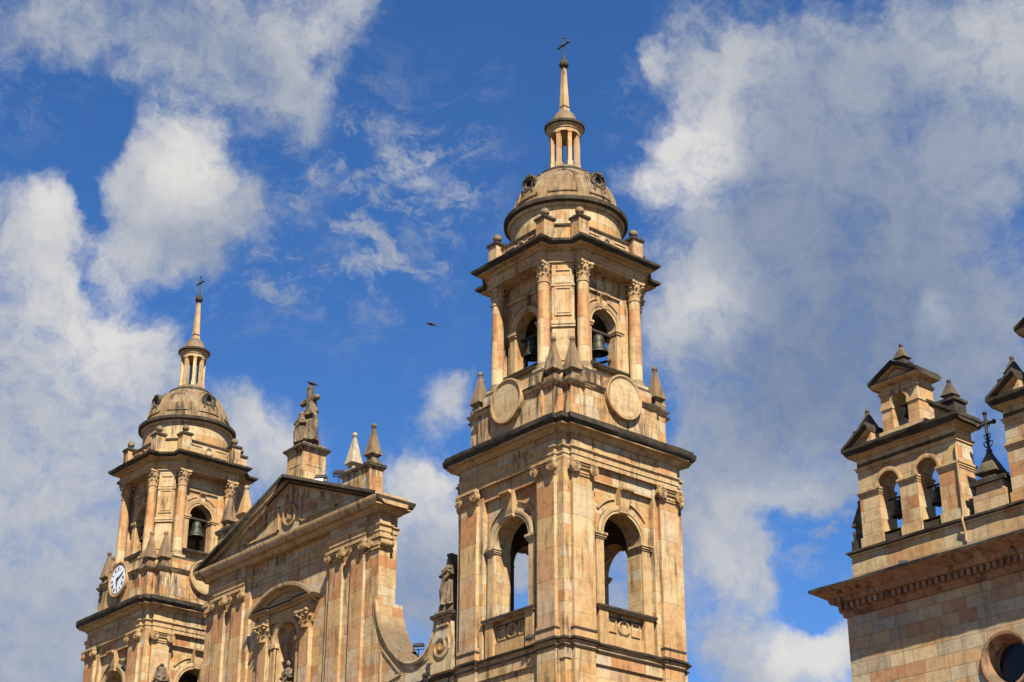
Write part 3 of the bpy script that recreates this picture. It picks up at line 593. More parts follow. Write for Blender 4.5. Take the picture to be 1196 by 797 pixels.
    for k in range(4):
        for sx in (-1, 1):
            a = R(90 * k); x, y = sx * 1.56, -2.78
            lx, ly = x * math.cos(a) - y * math.sin(a), x * math.sin(a) + y * math.cos(a)
            if colm is None:
                b = MB([M['shaft']])
                b.box(-.36, .36, -.36, .36, 30.4, 30.52)
                b.lathe([(.36, 30.52), (.38, 30.58), (.36, 30.64), (.31, 30.68), (.33, 30.74), (.30, 30.78), (.285, 30.84), (.29, 32.3), (.255, 34.66), (.29, 34.68), (.29, 34.73), (.25, 34.75)], n=24)
                colm = b.build('column', root)
                c_ = corinthian(.25, .90).build('column_capital', colm); c_.location = (0, 0, 34.73)
                colm.location = (lx, ly, 0)
            else: inst(colm, root, (lx, ly, 0))
    b = MB([ST, TR]); b.sweep(PLAN_BEN, [(0, 35.63), (0, 35.76), (.03, 35.77), (.03, 35.89), (.09, 35.94), (.09, 35.98), (0, 36.0), (0, 36.16)], [1, 1, 1, 1, 1, 1, 0]); b.build('belfry_entablature', root)
    b = MB([TR, CR]); b.sweep(PLAN_BEN, [(-.1, 36.15), (.06, 36.16), (.14, 36.21), (.16, 36.24), (.42, 36.25), (.42, 36.29), (.47, 36.32), (.59, 36.41), (.61, 36.53), (.4, 36.57), (-.5, 36.60)], [0, 0, 0, 0, 0, 1, 1, 1, 1, 1], jit=.018); b.build('belfry_cornice', root)
    # parapet
    PP = four([(-1.6, -2.72), (1.6, -2.72), (1.95, -2.42), (2.42, -1.95)][:2] + [(1.95, -2.35), (2.35, -1.95)])
    b = MB([AT, CR]); b.sweep(PP, [(0.1, 36.56), (0.1, 36.74), (0, 36.78), (0, 37.56)], 0); b.sweep(PP, [(-.02, 37.55), (.07, 37.58), (.07, 37.66), (-.2, 37.70)], [0, 1, 1]); b.build('parapet', root)
    post = None
    for k in range(4):
        b = MB([OR]).rot(90 * k)
        for x0, x1 in ((-1.2, -.42), (.42, 1.2)):
            b.box(x0, x1, -2.76, -2.6, 36.95, 37.0); b.box(x0, x1, -2.76, -2.6, 37.36, 37.41); b.box(x0, x0 + .05, -2.757, -2.6, 37.0, 37.36); b.box(x1 - .05, x1, -2.757, -2.6, 37.0, 37.36)
        b.build('parapet_panel', root)
        o = mould_ring((0, 37.18), .2, [(.16, -2.70), (.16, -2.77), (.22, -2.80), (.28, -2.77), (.28, -2.70)], 24).build('parapet_roundel', root); o.rotation_euler = (0, 0, R(90 * k))
        for sx in (-1, 1):
            a = R(90 * k); x, y = sx * 1.66, -2.76
            lx, ly = x * math.cos(a) - y * math.sin(a), x * math.sin(a) + y * math.cos(a)
            if post is None:
                b = MB([AT, CR]); b.box(-.29, .29, -.29, .29, 36.56, 37.78, 0); b.box(-.36, .36, -.36, .36, 37.78, 37.90, 1)
                post = b.build('parapet_post', root)
                s_ = MB([GR]); s_.lathe([(.17, 37.9), (.10, 37.98), (.10, 38.06)], n=12); s_.ball((0, 0, 38.24), .21, 14); s_.build('ball_finial', post)
                post.location = (lx, ly, 0)
            else: inst(post, root, (lx, ly, 0))
    # drum and dome
    b = MB([ST]); b.lathe([(2.58, 36.58), (2.58, 38.9)], n=64); b.build('drum', root)
    b = MB([TR, CR]); b.lathe([(2.5, 38.84), (2.66, 38.86), (2.68, 38.96), (2.72, 39.0), (2.84, 39.02), (2.89, 39.06), (2.90, 39.24), (2.70, 39.31), (2.40, 39.36)], n=64, mi=[0, 0, 0, 1, 1, 1, 1, 1]); b.build('drum_cornice', root)
    def dr(z): t = min(1, max(0, (z - 39.35) / 2.62)); return 2.46 * math.sqrt(max(0.0, 1 - t * t))
    b = MB([M['domestone']]); b.lathe([(2.50, 39.3), (2.50, 39.44)] + [(dr(39.45 + 2.2 * i / 22), 39.45 + 2.2 * i / 22) for i in range(23)], n=64); b.build('dome', root)
    for k in range(8):
        a = R(45 * k); pts = []
        def on(t, z): q = dr(z) + .015; return (q * math.cos(t), q * math.sin(t), z)
        hw_ = R(15.5)
        for i in range(9): pts.append(on(a - hw_, 39.75 + (40.75 - 39.75) * i / 8))
        for i in range(1, 12):
            t = PI * i / 12; pts.append(on(a - hw_ * math.cos(t), 40.75 + .56 * math.sin(t)))
        for i in range(9): pts.append(on(a + hw_, 40.75 - (40.75 - 39.75) * i / 8))
        for i in range(1, 6): pts.append(on(a + hw_ - 2 * hw_ * i / 6, 39.75))
        b = MB([M['domestone']]); b.path(pts, .045, 6, closed=True); b.build('dome_panel_moulding', root)
    for k in range(4):      # round dormers
        b = MB([M['dark'], M['glass']])
        a = 90 * k; yo = -2.30; cz = 40.62
        b.rot(a)
        ps = [(.26 * math.cos(2 * PI * i / 20), cz + .30 * math.sin(2 * PI * i / 20)) for i in range(20)]
        b.plate(ps, yo + .02, yo + .9, 1)
        n_ = 24; vs = []; prof = [(.24, yo + .03), (.24, yo - .05), (.32, yo - .1), (.40, yo - .04), (.40, yo + .9)]
        for i in range(n_):
            t = 2 * PI * i / n_
            for rr, y in prof: vs.append((rr * math.cos(t), y, cz + 1.12 * rr * math.sin(t)))
        b.add(vs, [(i * 5 + j, ((i + 1) % n_) * 5 + j, ((i + 1) % n_) * 5 + j + 1, i * 5 + j + 1) for i in range(n_) for j in range(4)], 0)
        for sx in (-1, 1):     # scrolls
            b.path([(sx * .30, yo - .05, cz + .42), (sx * .46, yo - .06, cz + .30), (sx * .54, yo - .05, cz + .05), (sx * .50, yo - .06, cz - .25), (sx * .36, yo - .08, cz - .42), (sx * .42, yo - .12, cz - .72)], [.07, .09, .08, .07, .08, .06], 7)
            b.ball((sx * .33, yo - .06, cz + .40), .10, 8); b.ball((sx * .40, yo - .1, cz - .74), .11, 8)
        b.box(-.20, .20, yo - .16, yo + .6, cz + .42, cz + .60); b.box(-.42, .42, yo - .14, yo + .3, cz - .52, cz - .42)
        b.v = [tuple(Matrix.Rotation(R(a), 3, 'Z') @ Vector((q.x * .78, q.y * .96, cz + (q.z - cz) * .72))) for q in [Matrix.Rotation(R(-a), 3, 'Z') @ Vector(t_) for t_ in b.v]]; b.build('dome_dormer', root)
    # lantern
    b = MB([GR, CR]); b.lathe([(1.26, 41.50), (1.32, 41.56), (1.32, 41.68), (1.2, 41.76), (.94, 41.78)], n=40, mi=1); b.lathe([(.92, 41.75), (.92, 41.95), (.84, 42.05), (.0001, 42.09)], n=32); b.build('lantern_base', root)
    lc = None
    for i in range(8):
        a = R(22.5 + 45 * i); p = (.63 * math.cos(a), .63 * math.sin(a), 0)
        if lc is None:
            b = MB([M['shaft']]); b.box(-.13, .13, -.13, .13, 42.04, 42.36); b.box(-.10, .10, -.095, .095, 42.36, 44.0); b.box(-.13, .13, -.12, .12, 43.93, 44.03)
            lc = b.build('lantern_pier', root); lc.location = p; lc.rotation_euler = (0, 0, a)
        else: inst(lc, root, p, math.degrees(a))
    b = MB([TR, CR]); b.lathe([(.5, 44.0), (.76, 44.0), (.76, 44.16), (.80, 44.18), (.82, 44.24), (.80, 44.28), (.90, 44.36), (.97, 44.42), (.97, 44.54), (.7, 44.60), (.5, 44.6)], n=40, mi=[0, 0, 0, 0, 0, 0, 1, 1, 1, 1]); b.build('lantern_cornice', root)
    b = MB([GR]); b.lathe([(.62, 44.56), (.61, 44.76), (.57, 44.98), (.48, 45.2), (.34, 45.36), (.2, 45.42)], n=32); b.build('lantern_dome', root)
    b = MB([M['orna'], CR]); b.box(-.19, .19, -.19, .19, 45.3, 45.62, 0, .01, .01); b.box(-.14, .14, -.14, .14, 45.62, 45.72, 1); b.box(-.165, .165, -.165, .165, 45.72, 47.98, 0, .08, .08)
    b.rot(45); b.build('spire', root)
    b = MB([CR]); b.lathe([(.12, 47.96), (.20, 48.02), (.24, 48.14), (.20, 48.32), (.10, 48.42), (.09, 48.5)], n=16); b.build('spire_ball', root)
    b = MB([M['iron']]); b.bar((0, 0, 48.4), (0, 0, 48.72), .09, 8, .05); b.bar((0, 0, 48.6), (0, 0, 49.72), .042); b.bar((-.36, 0, 49.3), (.36, 0, 49.3), .042)
    for p in ((-.36, 0, 49.3), (.36, 0, 49.3), (0, 0, 49.72)): b.ball(p, .075, 8)
    b.ball((0, 0, 49.3), .10, 8); b.bar((0, 0, 49.7), (0, 0, 50.5), .010, 5)
    b.build('cross', root)

tower = empty('bell_tower', (0, 0, 0))
tower_story(tower); tower_top(tower)
tag(tower, 'tallest golden bell tower, in the middle of the picture, blank discs below its belfry', 'bell tower', 'twin bell towers of the church')
tower2 = copy_tree(tower); tower2.location = (-34, 0, 0)
tag(tower2, 'smaller looking golden bell tower at the left, carrying the white clock', 'bell tower')
# clock on the left tower
c = empty('clock'); c.parent = tower2
ck = MB([M['clock']]); ck.plate([(.80 * math.cos(2 * PI * i / 40), 29.37 + .80 * math.sin(2 * PI * i / 40)) for i in range(40)], -3.61, -3.55); ck = ck.build('clock_face', tower2); 
bpy.data.objects.remove(c)
b = MB([M['iron']])
def hour_marks(b):
    strokes = {1: 'I', 2: 'II', 3: 'III', 4: 'IIII', 5: 'V', 6: 'VI', 7: 'VII', 8: 'VIII', 9: 'IX', 10: 'X', 11: 'XI', 12: 'XII'}
    for h, s_ in strokes.items():
        a = PI / 2 - h * PI / 6; L = len(s_); wid = {'I': .035, 'V': .085, 'X': .085}
        tot = sum(wid[c_] for c_ in s_) + .012 * (L - 1); x = -tot / 2
        for c_ in s_:
            xc = x + wid[c_] / 2; x += wid[c_] + .012
            segs = {'I': [((0, -.09), (0, .09))], 'V': [((-.035, .09), (0, -.09)), ((.035, .09), (0, -.09))], 'X': [((-.035, .09), (.035, -.09)), ((.035, .09), (-.035, -.09))]}[c_]
            for (p, q) in segs:
                ends = []
                for (lx, lz) in (p, q):
                    X_, Z_ = lx + xc, lz + .63
                    ends.append((X_ * math.sin(a) + Z_ * math.cos(a), -3.615, 29.37 - X_ * math.cos(a) + Z_ * math.sin(a)))
                b.bar(ends[0], ends[1], .013, 4)
hour_marks(b); b.build('roman_numerals', ck)
b = MB([M['iron']]); hc = Vector((0, -3.64, 29.37))
for ang, L, r0 in ((27, .62, .045), (-92, .46, .05)):
    d = Vector((math.cos(R(ang)), 0, math.sin(R(ang)))); b.bar(hc - d * .12, hc + d * L, r0, 6, .02)
b.ball(hc, .07, 10); b.build('clock_hands', ck)

# ------------------------------------------------------------------ bells
def make_bell(loc, d, h, label, rz=0.0, group='bells hanging in the towers', beam=1.5, bt=.06):
    root = empty('bell', loc, R(rz))
    b = MB([M['bronze']]); r = d / 2
    b.lathe([(r * .92, 0.0), (r, .02 * h), (r * .98, .07 * h), (r * .78, .22 * h), (r * .64, .42 * h), (r * .57, .65 * h), (r * .54, .80 * h), (r * .44, .90 * h), (r * .2, .97 * h), (.01, h)], n=28, cap=False)
    b.lathe([(r * .60, .55 * h), (r * .625, .565 * h), (r * .60, .58 * h)], n=28, cap=False); b.lathe([(r * .90, .13 * h), (r * .93, .15 * h), (r * .88, .17 * h)], n=28, cap=False)
    b.build('bell_body', root)
    b = MB([M['timber'], M['iron']]); b.box(-beam / 2, beam / 2, -bt, bt, h * 1.05, h * 1.05 + bt * 2, 0)
    b.bar((-.1, 0, h * .94), (-.1, 0, h * 1.08), .03, mi=1); b.bar((.1, 0, h * .94), (.1, 0, h * 1.08), .03, mi=1); b.build('headstock', root)
    b = MB([M['iron']]); b.bar((0, 0, h * .8), (0, 0, .0), .02); b.ball((0, 0, -.02), .08, 10); b.build('clapper', root)
    tag(root, label, 'bell', group); return root
make_bell((2.05, .0, 31.95), .90, .95, 'bronze bell in the right-hand arch of the tall middle tower', 90)
make_bell((0, -2.05, 31.85), .90, .95, 'shadowed bronze bell in the left-hand arch of the tall middle tower')
make_bell((-34 + 2.05, 0, 32.1), .98, 1.0, 'green bronze bell in the right-hand arch of the clock tower', 90)
make_bell((-34, -2.0, 31.95), .90, .95, 'dark bell in the left-hand arch of the clock tower')
for tx, nm in ((0, 'dark timber brace across the right-hand bell arch of the tall middle tower'),):
    b = MB([M['timber']]); b.bar((tx + 2.0, -1.0, 31.0), (tx + 2.0, 1.0, 32.0), .07, 6); b.bar((tx + 2.05, -.9, 31.3), (tx + 2.05, .9, 31.28), .03, 6)
    tag(b.build('timber_brace'), nm, 'timber brace')

# ------------------------------------------------------------------ central facade gable (local x from the church axis)
fac = empty('church_facade', (-17, 0, 0))
tag(fac, 'golden gable wall between the two bell towers, with pediment, ionic pilasters and arched niche', 'church facade')
FW = [(-7.55, -3.20), (-6.62, -3.20), (-6.62, -3.36), (-3.78, -3.36), (-3.78, -3.20), (-3.4, -3.20), (-3.4, -3.05)]
PLAN_F = [(-7.55, -2.6)] + FW + [(-x, y) for x, y in FW[::-1]] + [(7.55, -2.6), (7.40, -2.6), (7.40, -2.1), (-7.40, -2.1), (-7.40, -2.6)]
b = MB([ST, M['inside']])
b.archwall(-3.4, 3.4, GZ, 25.88, 0, .93, 19.0, 22.45, -3.05, -2.9, 20)
b.box(-7.40, -3.4, -3.05, -2.1, GZ, 25.88); b.box(3.4, 7.40, -3.05, -2.1, GZ, 25.88); b.box(-3.4, 3.4, -2.04, -1.98, GZ, 25.88)
for sx in (-1, 1):
    b.box(min(sx * 3.4, sx * 7.55), max(sx * 3.4, sx * 7.55), -3.20, -2.6, 17.0, 25.9)
b.build('wall', fac)
b = MB([ST]); b.lathe([(.93, 19.0), (.93, 22.45)] + [(max(.93 * math.cos(PI / 2 * i / 8), .001), 22.45 + .93 * math.sin(PI / 2 * i / 8)) for i in range(1, 9)], (0, -2.92), 24, 0, 180)
b.box(-.93, .93, -3.1, -2.05, 18.9, 19.0); b.build('niche', fac)
b = MB([ST, TR]); b.sweep(PLAN_F, ENT, [1, 1, 1, 1, 1, 1, 0]); b.build('entablature', fac)
b = MB([TR, CR]); b.sweep([(-7.55, -3.36), (7.55, -3.36), (7.55, -2.1), (-7.55, -2.1)], [(-.15, 26.96), (.07, 26.97), (.07, 27.04), (.18, 27.12), (.20, 27.16), (.40, 27.19), (.40, 27.24), (.46, 27.32), (.53, 27.50), (.53, 27.58), (.35, 27.66), (-.3, 27.68)], [0] * 9 + [1, 1])
for i, f in enumerate(b.f):      # the weather side at the ends is black
    xs_ = [b.v[j][0] for j in f]; zs_ = [b.v[j][2] for j in f]
    if min(abs(x) for x in xs_) > 7.6 and min(xs_) * max(xs_) > 0 and max(zs_) > 27.3: b.mi[i] = 1
b.build('cornice', fac)
for sx in (-1, 1):
    for cx in (4.33, 6.05):
        p = MB([M['shaft']]); p.box(-.50, .50, -3.36, -3.18, 18.95, 25.2); p.box(-.56, .56, -3.43, -3.18, 18.42, 18.8); p.box(-.53, .53, -3.40, -3.18, 18.8, 18.95)
        p = p.build('pilaster', fac); p.location = (sx * cx, 0, 0)
        c_ = ionic(1.0).build('capital', p); c_.location = (0, -3.35, 25.2)
    # strip capital and side bolster where the order turns the corner
    b = MB([OR]); xs = sx * 7.12
    for zz, rr in ((25.50, .19),): b.bar((sx * 7.60, -3.26, zz), (sx * 7.60, -2.52, zz), .20, 14); b.bar((sx * 7.60, -2.98, zz), (sx * 7.60, -2.82, zz), .225, 14)
    b.box(min(sx * 6.7, sx * 7.78), max(sx * 6.7, sx * 7.78), -3.36, -2.5, 25.70, 25.84); b.box(min(sx * 6.72, sx * 7.62), max(sx * 6.72, sx * 7.62), -3.29, -2.58, 25.20, 25.29)
    ps = [(sx * 7.0 + .19 * math.cos(2 * PI * i / 16), 25.50 + .19 * math.sin(2 * PI * i / 16)) for i in range(16)]; b.plate(ps, -3.40, -3.15)
    b.box(min(sx * 6.8, sx * 7.6), max(sx * 6.8, sx * 7.6), -3.31, -3.15, 25.36, 25.70); b.build('corner_capital', fac)
# pediment
SL = .385
def rake(b, xa, za, xb, zb, prof, mi):
    k = len(prof); vs = [(xa, y, za + dz) for y, dz in prof] + [(xb, y, zb + dz) for y, dz in prof]
    fs = [(i, (i + 1) % k, k + (i + 1) % k, k + i) for i in range(k)] + [tuple(range(k))[::-1], tuple(range(k, 2 * k))]
    return b.add(vs, fs, mi + [0, 0])
RP = [(-2.0, .02), (-3.905, .02), (-3.905, -.13), (-3.83, -.17), (-3.72, -.27), (-3.52, -.29), (-3.46, -.38), (-3.30, -.46), (-2.0, -.46)]
RM = [1, 1, 1, 1, 0, 1, 0, 0, 0]
b = MB([TR, CR])
for sx in (-1, 1): rake(b, sx * 8.05, 27.69, 0, 27.69 + 8.05 * SL, RP, RM)
b.build('raking_cornice', fac)
b = MB([ST]); b.plate([(-7.4, 27.5), (7.4, 27.5), (7.4, 27.55), (0, 27.55 + 7.4 * SL), (-7.4, 27.55)], -3.29, -2.15); b.build('tympanum', fac)
for sx in (-1, 1):
    b = MB([OR]); tri = [Vector((sx * 1.0, 0, 28.20)), Vector((sx * 1.0, 0, 29.42)), Vector((sx * 4.1, 0, 28.20))]
    for p, q in zip(tri, tri[1:] + tri[:1]):
        d = (q - p).normalized(); n_ = Vector((-d.z, 0, d.x)) * .05
        poly = [p - n_ - d * .05, q - n_ + d * .05, q + n_ + d * .05, p + n_ - d * .05]
        b.plate([(v.x, v.z) for v in poly], -3.35, -3.27)
    b.build('tympanum_panel', fac)
b = mould_ring((0, 28.78), 1, [(.44, -3.28), (.44, -3.35), (.52, -3.40), (.62, -3.37), (.66, -3.28)], 36)
b.ball((0, -3.29, 28.70), .26, 12, sy=.3); b.ball((0, -3.31, 29.0), .13, 10, sy=.5); b.path([(-.22, -3.31, 28.6), (-.1, -3.34, 28.9), (.1, -3.34, 28.9), (.22, -3.31, 28.6)], .05, 6)
b.build('tympanum_roundel', fac)
# pedestal on the apex and pinnacle blocks on the shoulders
b = MB([AT, CR]); yc = -2.5; b.box(-.80, .80, yc - .80, yc + .80, 29.8, 30.95); b.box(-.70, .70, yc - .70, yc + .70, 30.95, 32.1)
b.box(-.74, .74, yc - .74, yc + .74, 32.1, 32.18); b.box(-.80, .80, yc - .80, yc + .80, 32.18, 32.26); b.box(-.88, .88, yc - .88, yc + .88, 32.26, 32.38, 1)
for k in range(4): b.rot(90 * k, (0, yc, 0)); b.box(-.45, .45, -.72, -.65, 31.35, 31.85)
b.build('apex_pedestal', fac)
for sx in (-1, 1):
    b = MB([AT, CR]); x0, x1 = sorted((sx * 4.52, sx * 6.75))
    b.box(x0, x1, -3.36, -2.56, 27.7, 29.38); b.box(x0 - .06, x1 + .06, -3.42, -2.50, 29.38, 29.46, 0); b.box(x0 - .12, x1 + .12, -3.48, -2.44, 29.46, 29.62, 1)
    blk = b.build('pinnacle_block', fac)
    for dx in (-.78, .78):
        o = pinnacle('pinnacle', fac, (sx * 5.63 + dx, -2.96, 29.62), .64, 2.02, (M['pale'] if sx > 0 else OR) if dx * sx < 0 else GR, ball=.14); o.parent = fac
# niche aedicule
for sx in (-1, 1):
    b = MB([M['shaft']]); b.box(-.36, .36, -3.30, -3.02, 18.7, 22.62); b.box(-.44, .44, -3.38, -3.02, 18.42, 18.7)
    p = b.build('niche_pilaster', fac); p.location = (sx * 1.83, 0, 0)
    c_ = corinthian(.33, .88, .50).build('niche_capital', p); c_.location = (0, -3.13, 22.62)
    b = MB([TR]); b.box(min(sx * .93, sx * 1.30), max(sx * .93, sx * 1.30), -3.14, -3.0, 19.0, 22.25); b.box(min(sx * .88, sx * 1.36), max(sx * .88, sx * 1.36), -3.20, -2.9, 22.25, 22.45); b.build('niche_impost', fac)
b = MB([TR]); b.ring(0, 22.45, 1, 1, [(.93, -3.05), (.93, -3.13), (1.06, -3.13), (1.10, -3.17), (1.22, -3.15), (1.22, -3.05)], 22); b.build('niche_archivolt', fac)
NP = [(-2.25, -3.30), (-1.42, -3.30), (-1.42, -3.15), (1.42, -3.15), (1.42, -3.30), (2.25, -3.30), (2.25, -2.95), (-2.25, -2.95)]
b = MB([TR, CR]); b.sweep(NP, [(.02, 23.5), (.02, 23.62), (.06, 23.64), (.06, 23.74), (0, 23.76), (0, 23.98), (.08, 24.0), (.12, 24.06), (.30, 24.10), (.30, 24.17), (.38, 24.22), (.38, 24.26), (0, 24.3)], [0] * 9 + [1, 1, 1]); b.build('niche_entablature', fac)
b = MB([TR, CR]); b.ring(0, 20.85, 1, 1, [(3.95, -2.9), (3.95, -3.32), (4.02, -3.40), (4.10, -3.46)], 24, a0=49, a1=131, mi=0)
b.ring(0, 20.85, 1, 1, [(4.10, -2.9), (4.10, -3.60), (4.16, -3.68), (4.30, -3.70), (4.34, -3.6), (4.34, -2.9)], 24, a0=49.5, a1=130.5, mi=0)
b.plate([(-2.5, 24.2), (2.5, 24.2)] + [(3.97 * math.cos(R(52 + 76 * i / 16)), 20.85 + 3.97 * math.sin(R(52 + 76 * i / 16))) for i in range(17)], -3.22, -2.95, 0)
b.build('segmental_pediment', fac)
# sweeping wings
CURVE = [(7.50, 22.75), (7.62, 22.15), (7.85, 21.55), (8.17, 20.98), (8.72, 20.25), (9.38, 19.68), (9.85, 19.43), (10.32, 19.34), (10.75, 19.36), (11.15, 19.5), (11.50, 19.78), (11.72, 20.1), (11.86, 20.45), (11.92, 20.78)]
for sx in (-1, 1):
    poly = [(x * sx, z) for x, z in CURVE]; base = [(11.92 * sx, 18.4), (7.40 * sx, 18.4), (7.40 * sx, 22.75)]
    pl = (base + poly[0:]) if sx > 0 else (base + poly)
    b = MB([ST]); b.plate(pl if sx < 0 else pl[::-1], -3.18, -1.75); b.build('wing_wall', fac)
    b = MB([CR, TR])
    inner = offset_line = []
    for i, (x, z) in enumerate(CURVE):
        a = Vector(CURVE[max(0, i - 1)]); c2 = Vector(CURVE[min(len(CURVE) - 1, i + 1)]); d = (c2 - a).normalized(); n_ = Vector((d.y, -d.x))
        inner = inner + [(x, z, n_)]
    for (x, z, n1), (x2, z2, n2) in zip(inner, inner[1:]):
        for (o0, o1, yf, mi) in ((-.03, .07, -3.31, 1), (.07, .16, -3.27, 1), (.16, .30, -3.235, 1)):
            q = [(x - n1.x * -o0, z + n1.y * o0), (x2 + n2.x * o0, z2 + n2.y * o0), (x2 + n2.x * o1, z2 + n2.y * o1), (x + n1.x * o1, z + n1.y * o1)]
            q[0] = (x + n1.x * o0, z + n1.y * o0)
            b.plate([(sx * px_, pz_) for px_, pz_ in q], yf, -1.72 if mi == 0 and False else -3.15, mi)
    b.build('wing_coping', fac)
    b = MB([TR]); tri = [Vector((7.95, 0, 18.75)), Vector((7.95, 0, 20.45)), Vector((9.5, 0, 18.98))]
    for p, q in zip(tri, tri[1:] + tri[:1]):
        d = (q - p).normalized(); n_ = Vector((-d.z, 0, d.x)) * .045
        b.plate([(sx * v.x, v.z) for v in (p - n_, q - n_, q + n_, p + n_)], -3.24, -3.17)
    b.build('wing_panel', fac)
    b = MB([ST, CR]); x0, x1 = sorted((sx * 7.4, sx * 13.42)); b.box(x0, x1, -3.1, -1.8, GZ, 18.0); b.box(x0, x1, -3.16, -1.8, 18.0, 18.1); b.box(x0, x1, -3.13, -1.8, 18.1, 18.24); b.box(x0, x1, -3.24, -1.8, 18.24, 18.40, 1)
    b.build('wing_string_course', fac)
    # scrolled pedestal
    b = MB([ST, CR]); 
    out = [(11.92, 18.4), (13.30, 18.4), (13.30, 18.95), (13.22, 19.0), (13.30, 19.5), (13.22, 20.0), (13.10, 20.75), (12.08, 20.75), (12.05, 20.3), (11.9, 19.9), (11.55, 19.4), (11.62, 19.0), (11.92, 18.95)]
    b.plate([(sx * x, z) for x, z in out], -3.36, -2.2)
    x0, x1 = sorted((sx * 11.98, sx * 13.20)); b.box(x0 - .05, x1 + .05, -3.42, -2.1, 20.75, 20.84, 0); b.box(x0 - .14, x1 + .14, -3.50, -2.02, 20.84, 20.98, 1)
    x0, x1 = sorted((sx * 11.9, sx * 13.34)); b.box(x0, x1, -3.46, -2.15, 18.41, 18.86)
    cx, cz = sx * 12.48, 19.58
    b.path([(cx - sx * .62 * (1 - t / 34) * math.cos(t * .36 + 2.4), -3.37, cz + .62 * (1 - t / 34) * math.sin(t * .36 + 2.4)) for t in range(30)], .06, 6)
    x0, x1 = sorted((sx * 12.2, sx * 12.98)); b.box(x0, x1, -3.41, -3.3, 20.42, 20.52)
    b.build('statue_pedestal', fac)

# ------------------------------------------------------------------ carved figures
def rings(b, secs, n=28, folds=0.0, nf=9, ph=0.0, mi=0):
    vs = []
    for (z, rx, ry, cx, cy) in secs:
        for i in range(n):
            t = 2 * PI * i / n; q = 1 + folds * math.sin(nf * t + ph + z * 1.3) * (1 if z < secs[-1][0] * .75 else .3)
            vs.append((cx + rx * q * math.cos(t), cy + ry * q * math.sin(t), z))
    k = len(secs); fs = [(j * n + i, j * n + (i + 1) % n, (j + 1) * n + (i + 1) % n, (j + 1) * n + i) for j in range(k - 1) for i in range(n)]
    fs += [tuple(range(n))[::-1], tuple(range((k - 1) * n, k * n))]
    b.add(vs, fs, mi)
def figure(b, H, at=(0, 0, 0), rz=0.0, lean=0.0, arms='chest', hood=False, beard=False, wid=1.0):
    """robed standing figure, feet at z=0, facing -y"""
    b.X = Matrix.Translation(at) @ Matrix.Rotation(R(rz), 4, 'Z') @ Matrix.Rotation(R(lean), 4, 'Y') @ Matrix.Scale(H / 1.8, 4) @ Matrix.Diagonal((wid, wid, 1, 1))
    rings(b, [(0, .30, .26, 0, 0), (.12, .285, .25, 0, 0), (.5, .235, .20, .01, 0), (.85, .225, .175, .02, 0), (1.05, .195, .145, .01, 0), (1.25, .225, .15, 0, 0), (1.40, .235, .14, 0, 0), (1.47, .16, .11, 0, .0), (1.52, .065, .065, 0, 0)], folds=.10)
    b.lathe([(.062, 1.46), (.058, 1.60)], n=12)
    b.ball((0, -.02, 1.66), .105, 14, sy=1.1, sz=1.25)
    b.ball((0, -.13, 1.645), .022, 8, sz=1.5); b.ball((-.04, -.115, 1.68), .02, 6); b.ball((.04, -.115, 1.68), .02, 6); b.ball((0, -.118, 1.60), .028, 6, sz=.5)
    if beard: b.ball((0, -.10, 1.56), .07, 10, sz=1.5)
    if hood: b.lathe([(.20, 1.34), (.165, 1.48), (.14, 1.62), (.135, 1.72), (.09, 1.80), (.01, 1.82)], (0, .02), 16)
    else: b.ball((0, .015, 1.70), .118, 12, sz=1.1)
    # mantle falling across the front
    b.path([(.22, -.05, 1.38), (.12, -.17, 1.2), (-.1, -.2, .95), (-.2, -.17, .6), (-.22, -.12, .2)], [.06, .075, .075, .07, .05], 8)
    b.path([(-.2, -.05, 1.36), (-.24, .08, 1.0), (-.26, .1, .5), (-.27, .08, .08)], [.08, .09, .08, .06], 8)
    b.path([(.2, .02, 1.36), (.26, .08, 1.0), (.27, .1, .5), (.26, .06, .1)], [.08, .09, .08, .06], 8)
    for x in (-.1, 0.02, .12): b.path([(x, -.15, .95), (x * 1.2, -.2, .5), (x * 1.5, -.25, .04)], [.02, .035, .045], 6)
    for sx in (-1, 1):
        if arms == 'chest': pts = [(sx * .22, 0, 1.38), (sx * .30, -.05, 1.12), (sx * .17, -.2, 1.10), (sx * .03, -.23, 1.24)]
        elif arms == 'raise': pts = [(sx * .22, 0, 1.38), (sx * .33, -.06, 1.15), (sx * .30, -.24, 1.2), (sx * .26, -.30, 1.42)] if sx > 0 else [(sx * .22, 0, 1.38), (sx * .30, -.05, 1.12), (sx * .14, -.21, 1.04), (0, -.23, 1.06)]
        else: pts = [(sx * .22, 0, 1.38), (sx * .31, .0, 1.1), (sx * .30, -.12, .86), (sx * .26, -.16, .78)]
        b.path(pts, [.075, .07, .06, .04], 8); p = Vector(pts[-1]); d = (Vector(pts[-1]) - Vector(pts[-2])).normalized()
        for f in range(4):
            q = p + Vector((.018 * (f - 1.5) * (1 if abs(d.z) > .5 else 0), 0, .018 * (f - 1.5) * (0 if abs(d.z) > .5 else 1)))
            b.path([q, q + d * .05, q + d * .09 + Vector((0, .012, 0))], [.013, .012, .008], 5)
        b.path([p, p + d * .03 + Vector((0, -.035, .01))], [.014, .009], 5)
    for sx in (-1, 1): b.ball((sx * .1, -.25, .03), .07, 8, sy=1.7, sz=.6)
    b.X = Matrix.Identity(4)
def carve(b, name, loc, voxel, label, cat, group=None, rz=0.0):
    o = b.build(name, smooth=0); o.location = loc; o.rotation_euler = (0, 0, R(rz))
    md = o.modifiers.new('fuse', 'REMESH'); md.mode = 'VOXEL'; md.voxel_size = voxel; md.use_smooth_shade = True
    return tag(o, label, cat, group)

